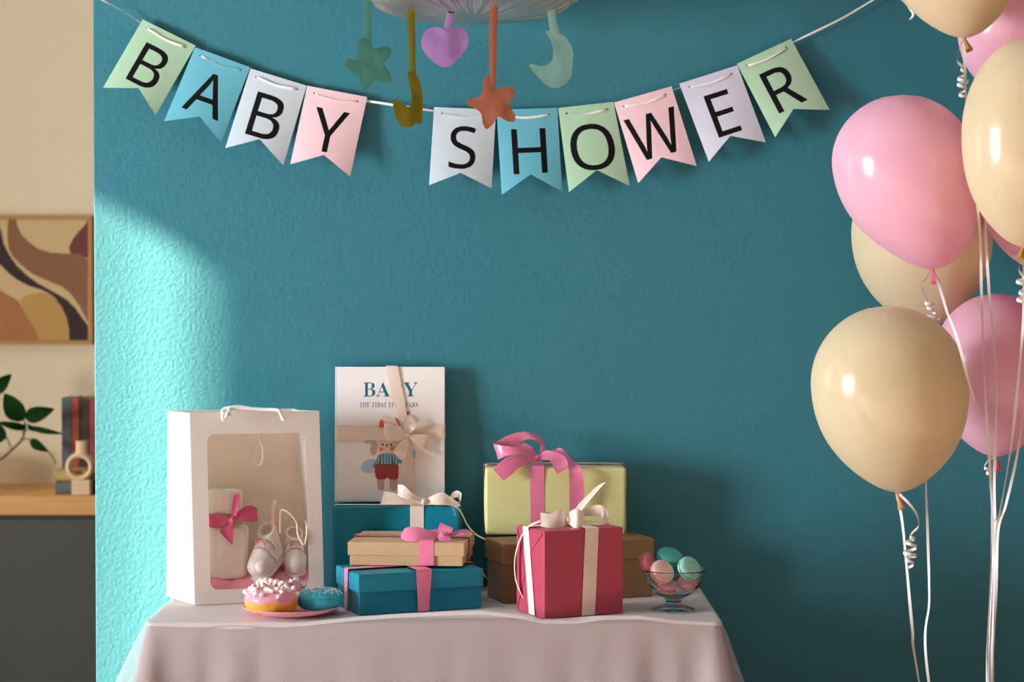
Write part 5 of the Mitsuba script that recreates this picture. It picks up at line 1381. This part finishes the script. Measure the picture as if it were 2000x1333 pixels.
def donut(label, c, z0, R, r, icing, dough, seed, topping, tilt=(0, 0), dip=0.0, squash=0.85):
    k = new('donut')
    rx = trimesh.transformations.rotation_matrix(tilt[0], [1, 0, 0]) @ trimesh.transformations.rotation_matrix(tilt[1], [0, 1, 0])
    fm = lambda v: (np.asarray(v) @ rx[:3, :3].T) + np.array([c[0], c[1], z0 + r * squash])

    def tor(rr, b0, b1, nb, off=0.0):
        a = np.linspace(0, 2 * np.pi, 97)[:-1]
        b = np.linspace(b0, b1, nb)
        A, B = np.meshgrid(a, b, indexing='ij')
        return A, B, rr
    A, B, rr = tor(r, 0, 2 * np.pi, 37)
    A, B = A[:, :-1], B[:, :-1]
    wob = 1 + 0.05 * (meshkit.fbm(np.stack([np.cos(A) * 2, np.sin(A) * 2, np.sin(B)], -1) + seed, 2, seed) - 0.5)
    q = rr * wob
    V = np.stack([(R + q * np.cos(B)) * np.cos(A), (R + q * np.cos(B)) * np.sin(A), q * squash * np.sin(B)], -1).reshape(-1, 3)
    put(k + '__dough', mapped(fix(trimesh.Trimesh(V, grid_faces(96, 36, True, True), process=False)), fm), dough, smooth=True)
    # icing: a shell over the top with a wavy lower edge
    nb = 25
    a = np.linspace(0, 2 * np.pi, 97)[:-1]
    low = 0.06 - dip + 0.50 * (meshkit.noise(np.stack([np.cos(a) * 2.6, np.sin(a) * 2.6, np.full(96, seed * 1.3)], 1), seed) - 0.5)
    t = np.linspace(0, 1, nb)
    B = low[:, None] + (np.pi - 2 * low[:, None]) * t[None]
    A = np.repeat(a[:, None], nb, 1)
    th = 0.0022 * np.clip(np.sin(np.pi * t), 0, 1)[None] ** 0.35 - 0.0003
    wob = 1 + 0.05 * (meshkit.fbm(np.stack([np.cos(A) * 2, np.sin(A) * 2, np.sin(B)], -1) + seed, 2, seed) - 0.5)
    q = r * wob + th
    V = np.stack([(R + q * np.cos(B)) * np.cos(A), (R + q * np.cos(B)) * np.sin(A), q * squash * np.sin(B)], -1)
    put(k + '__icing', mapped(trimesh.Trimesh(V.reshape(-1, 3), grid_faces(96, nb, wrap_u=True), process=False), fm), icing, smooth=True)
    rs = np.random.RandomState(seed)

    def place(ang, b, lift):
        qq = r + 0.002 + lift
        return np.array([(R + qq * math.cos(b)) * math.cos(ang), (R + qq * math.cos(b)) * math.sin(ang), qq * squash * math.sin(b)]), np.array([math.cos(b) * math.cos(ang), math.cos(b) * math.sin(ang), math.sin(b)])
    if topping == 'marshmallow':
        cube = mapped(soft_box(0.0085, 0.0085, 0.0095, r=0.0020, n=2), lambda v: v - np.array([0.00425, 0.00425, 0.00475]))
        n = 0
        for j in range(26):
            ang = rs.uniform(-np.pi, np.pi) if j > 13 else -np.pi + 0.05 + j * (np.pi / 13) + rs.uniform(-.08, .08)
            b = rs.uniform(0.95, 1.7) if j % 4 else rs.uniform(0.35, 0.9)
            p, nn = place(ang, b, 0.0030)
            Rm = trimesh.transformations.random_rotation_matrix(rs.rand(3))[:3, :3]
            s_ = rs.uniform(0.75, 1.05)
            put(k + '__marshmallow' + (f'_{n:03d}' if n else ''), mapped(cube, lambda v: fm(v * s_ @ Rm.T + p)), 'm_marshmallow', smooth=True)
            n += 1
    else:
        parts = []
        for j in range(150):
            p, nn = place(rs.uniform(-np.pi, np.pi), math.acos(rs.uniform(-0.9, 0.75)), 0.0006)
            m = trimesh.creation.icosphere(1, radius=rs.uniform(0.0010, 0.0016))
            parts.append(mapped(m, lambda v: fm(v + p)))
        put(k + '__sprinkles', join(*parts), 'm_sprinkle', smooth=True)
        labels[k + '__sprinkles'] = {'label': 'pale round sprinkles', 'kind': 'stuff'}
    tag(k, label, 'donut')


sp = (pc[1] + 4) / F
zpl = ZI + 0.0056
dx = lambda px, Y: at(px, 1150, Y)[0]
donut('pink iced donut with mini marshmallows, front left on the plate', (dx(531, pc[1] - .028), pc[1] - 0.036), zpl + 0.0028, 0.0275, 0.0235, 'm_icing_pink', 'm_dough', 3, 'marshmallow', squash=0.95)
donut('blue iced donut with pale sprinkles on the right of the plate', (dx(626, pc[1]), pc[1] - 0.002), zpl + 0.0048, 0.0255, 0.0200, 'm_icing_blue', 'm_icing_blue', 5, 'sprinkles', squash=0.88)
donut('pink iced donut at the back of the plate, behind the front pink one', (dx(545, pc[1] + .04), pc[1] + 0.055), zpl + 0.010, 0.0275, 0.0205, 'm_icing_pink', 'm_dough', 8, 'marshmallow', tilt=(-0.10, 0.0), squash=0.92)

# ------------------------------------------------------------------ glass bowl of macarons
k = new('glass_bowl')
bc = on_z(1316, 1193, ZI)
sb_ = (bc[1] + 4) / F
H = 81 * sb_
Rr = 64.5 * sb_
P_out = [(0, 0.0), (0.036, 0.0), (0.041, 0.0015), (0.040, 0.0032), (0.028, 0.0075), (0.019, 0.0125), (0.0165, 0.0165), (0.019, 0.0205), (0.0175, 0.0235), (0.022, 0.0262), (0.034, 0.033), (0.046, 0.044), (0.054, 0.058), (0.0595, 0.072), (Rr, H)]
P_in = [(Rr - 0.0012, H + 0.0010), (Rr - 0.0026, H), (0.0570, 0.072), (0.0515, 0.058), (0.0435, 0.046), (0.032, 0.0358), (0.018, 0.0302), (0, 0.0290)]
po = spline(np.array(P_out)[1:], 60)
pi_ = spline(np.array(P_in), 40)
put(k, mapped(lathe(np.vstack([[P_out[0]], po, pi_]), 96), lambda v: v + [bc[0], bc[1], ZI]), 'm_glass', smooth=40)
tag(k, 'footed clear glass bowl filled with macarons at the right end of the table', 'bowl')


def macaron(label, px, py, Y, axis, tone, filling, R=0.0225, seed=0):
    k = new('macaron')
    c = at(px, py, Y)
    ez = np.array(axis, float)
    ez /= np.linalg.norm(ez)
    ex = np.cross(ez, [0.3, 0.2, 1.0])
    ex /= np.linalg.norm(ex)
    fm = frame(c, ex, np.cross(ez, ex), ez)
    foot = lambda r, z, a: (r * (1 + 0.035 * 2.2 * (meshkit.noise(np.stack([np.cos(a) * 9 + 0 * z, np.sin(a) * 9 + 0 * z, z * 900 + 0 * a], -1), seed) - 0.5) * ((z > 0.0018) & (z < 0.0045))), z)
    prof = [(0, 0.0014), (R * 0.93, 0.0014), (R * 1.0, 0.0021), (R * 1.02, 0.0032), (R * 0.985, 0.0043), (R * 0.955, 0.0047), (R * 0.985, 0.0052), (R * 0.975, 0.0064), (R * 0.90, 0.0083), (R * 0.72, 0.0099), (R * 0.45, 0.0109), (R * 0.2, 0.0113), (0, 0.0114)]
    sh = lathe(prof, 64, foot)
    put(k + '__shell', mapped(sh, fm), tone, smooth=35)
    put(k + '__shell_001', mapped(fix(mapped(sh, lambda v: v * [1, -1, -1])), fm), tone, smooth=35)
    put(k + '__filling', mapped(lathe([(0, -0.0013), (R * 0.88, -0.0013), (R * 0.90, 0), (R * 0.88, 0.0013), (0, 0.0013)], 48), fm), filling, smooth=35)
    tag(k, label, 'macaron')


yb_ = bc[1]
BZ = 200 / 1568
mp = lambda x, y: (1220 + BZ * x, 1050 + BZ * y)
macaron('rose macaron leaning on the left rim of the glass bowl', *mp(352, 395), yb_ + 0.004, (0.80, -0.42, 0.42), 'm_macaron_rose', 'm_cream_filling', 0.0205, 1)
macaron('peach macaron facing front on top of the glass bowl', *mp(575, 530), yb_ - 0.0235, (0.42, -0.74, 0.50), 'm_macaron_peach', 'm_cream_filling', 0.0232, 2)
macaron('teal macaron at the back of the glass bowl, highest of all', *mp(690, 305), yb_ + 0.020, (0.22, -0.45, 0.95), 'm_macaron_teal', 'm_mint_filling', 0.0252, 3)
macaron('mint speckled macaron at the front right of the glass bowl', *mp(985, 480), yb_ - 0.022, (0.50, -0.70, 0.48), 'm_macaron_mint', 'm_mint_filling', 0.0232, 4)
macaron('pink macaron lying at the bottom left inside the glass bowl', *mp(635, 755), yb_ - 0.008, (0.30, -0.25, 0.95), 'm_macaron_pink', 'm_cream_filling', 0.0205, 5)
macaron('pink macaron inside the glass bowl under the mint one', *mp(965, 690), yb_ + 0.002, (-0.55, -0.40, 0.8), 'm_macaron_pink', 'm_cream_filling', 0.0215, 6)
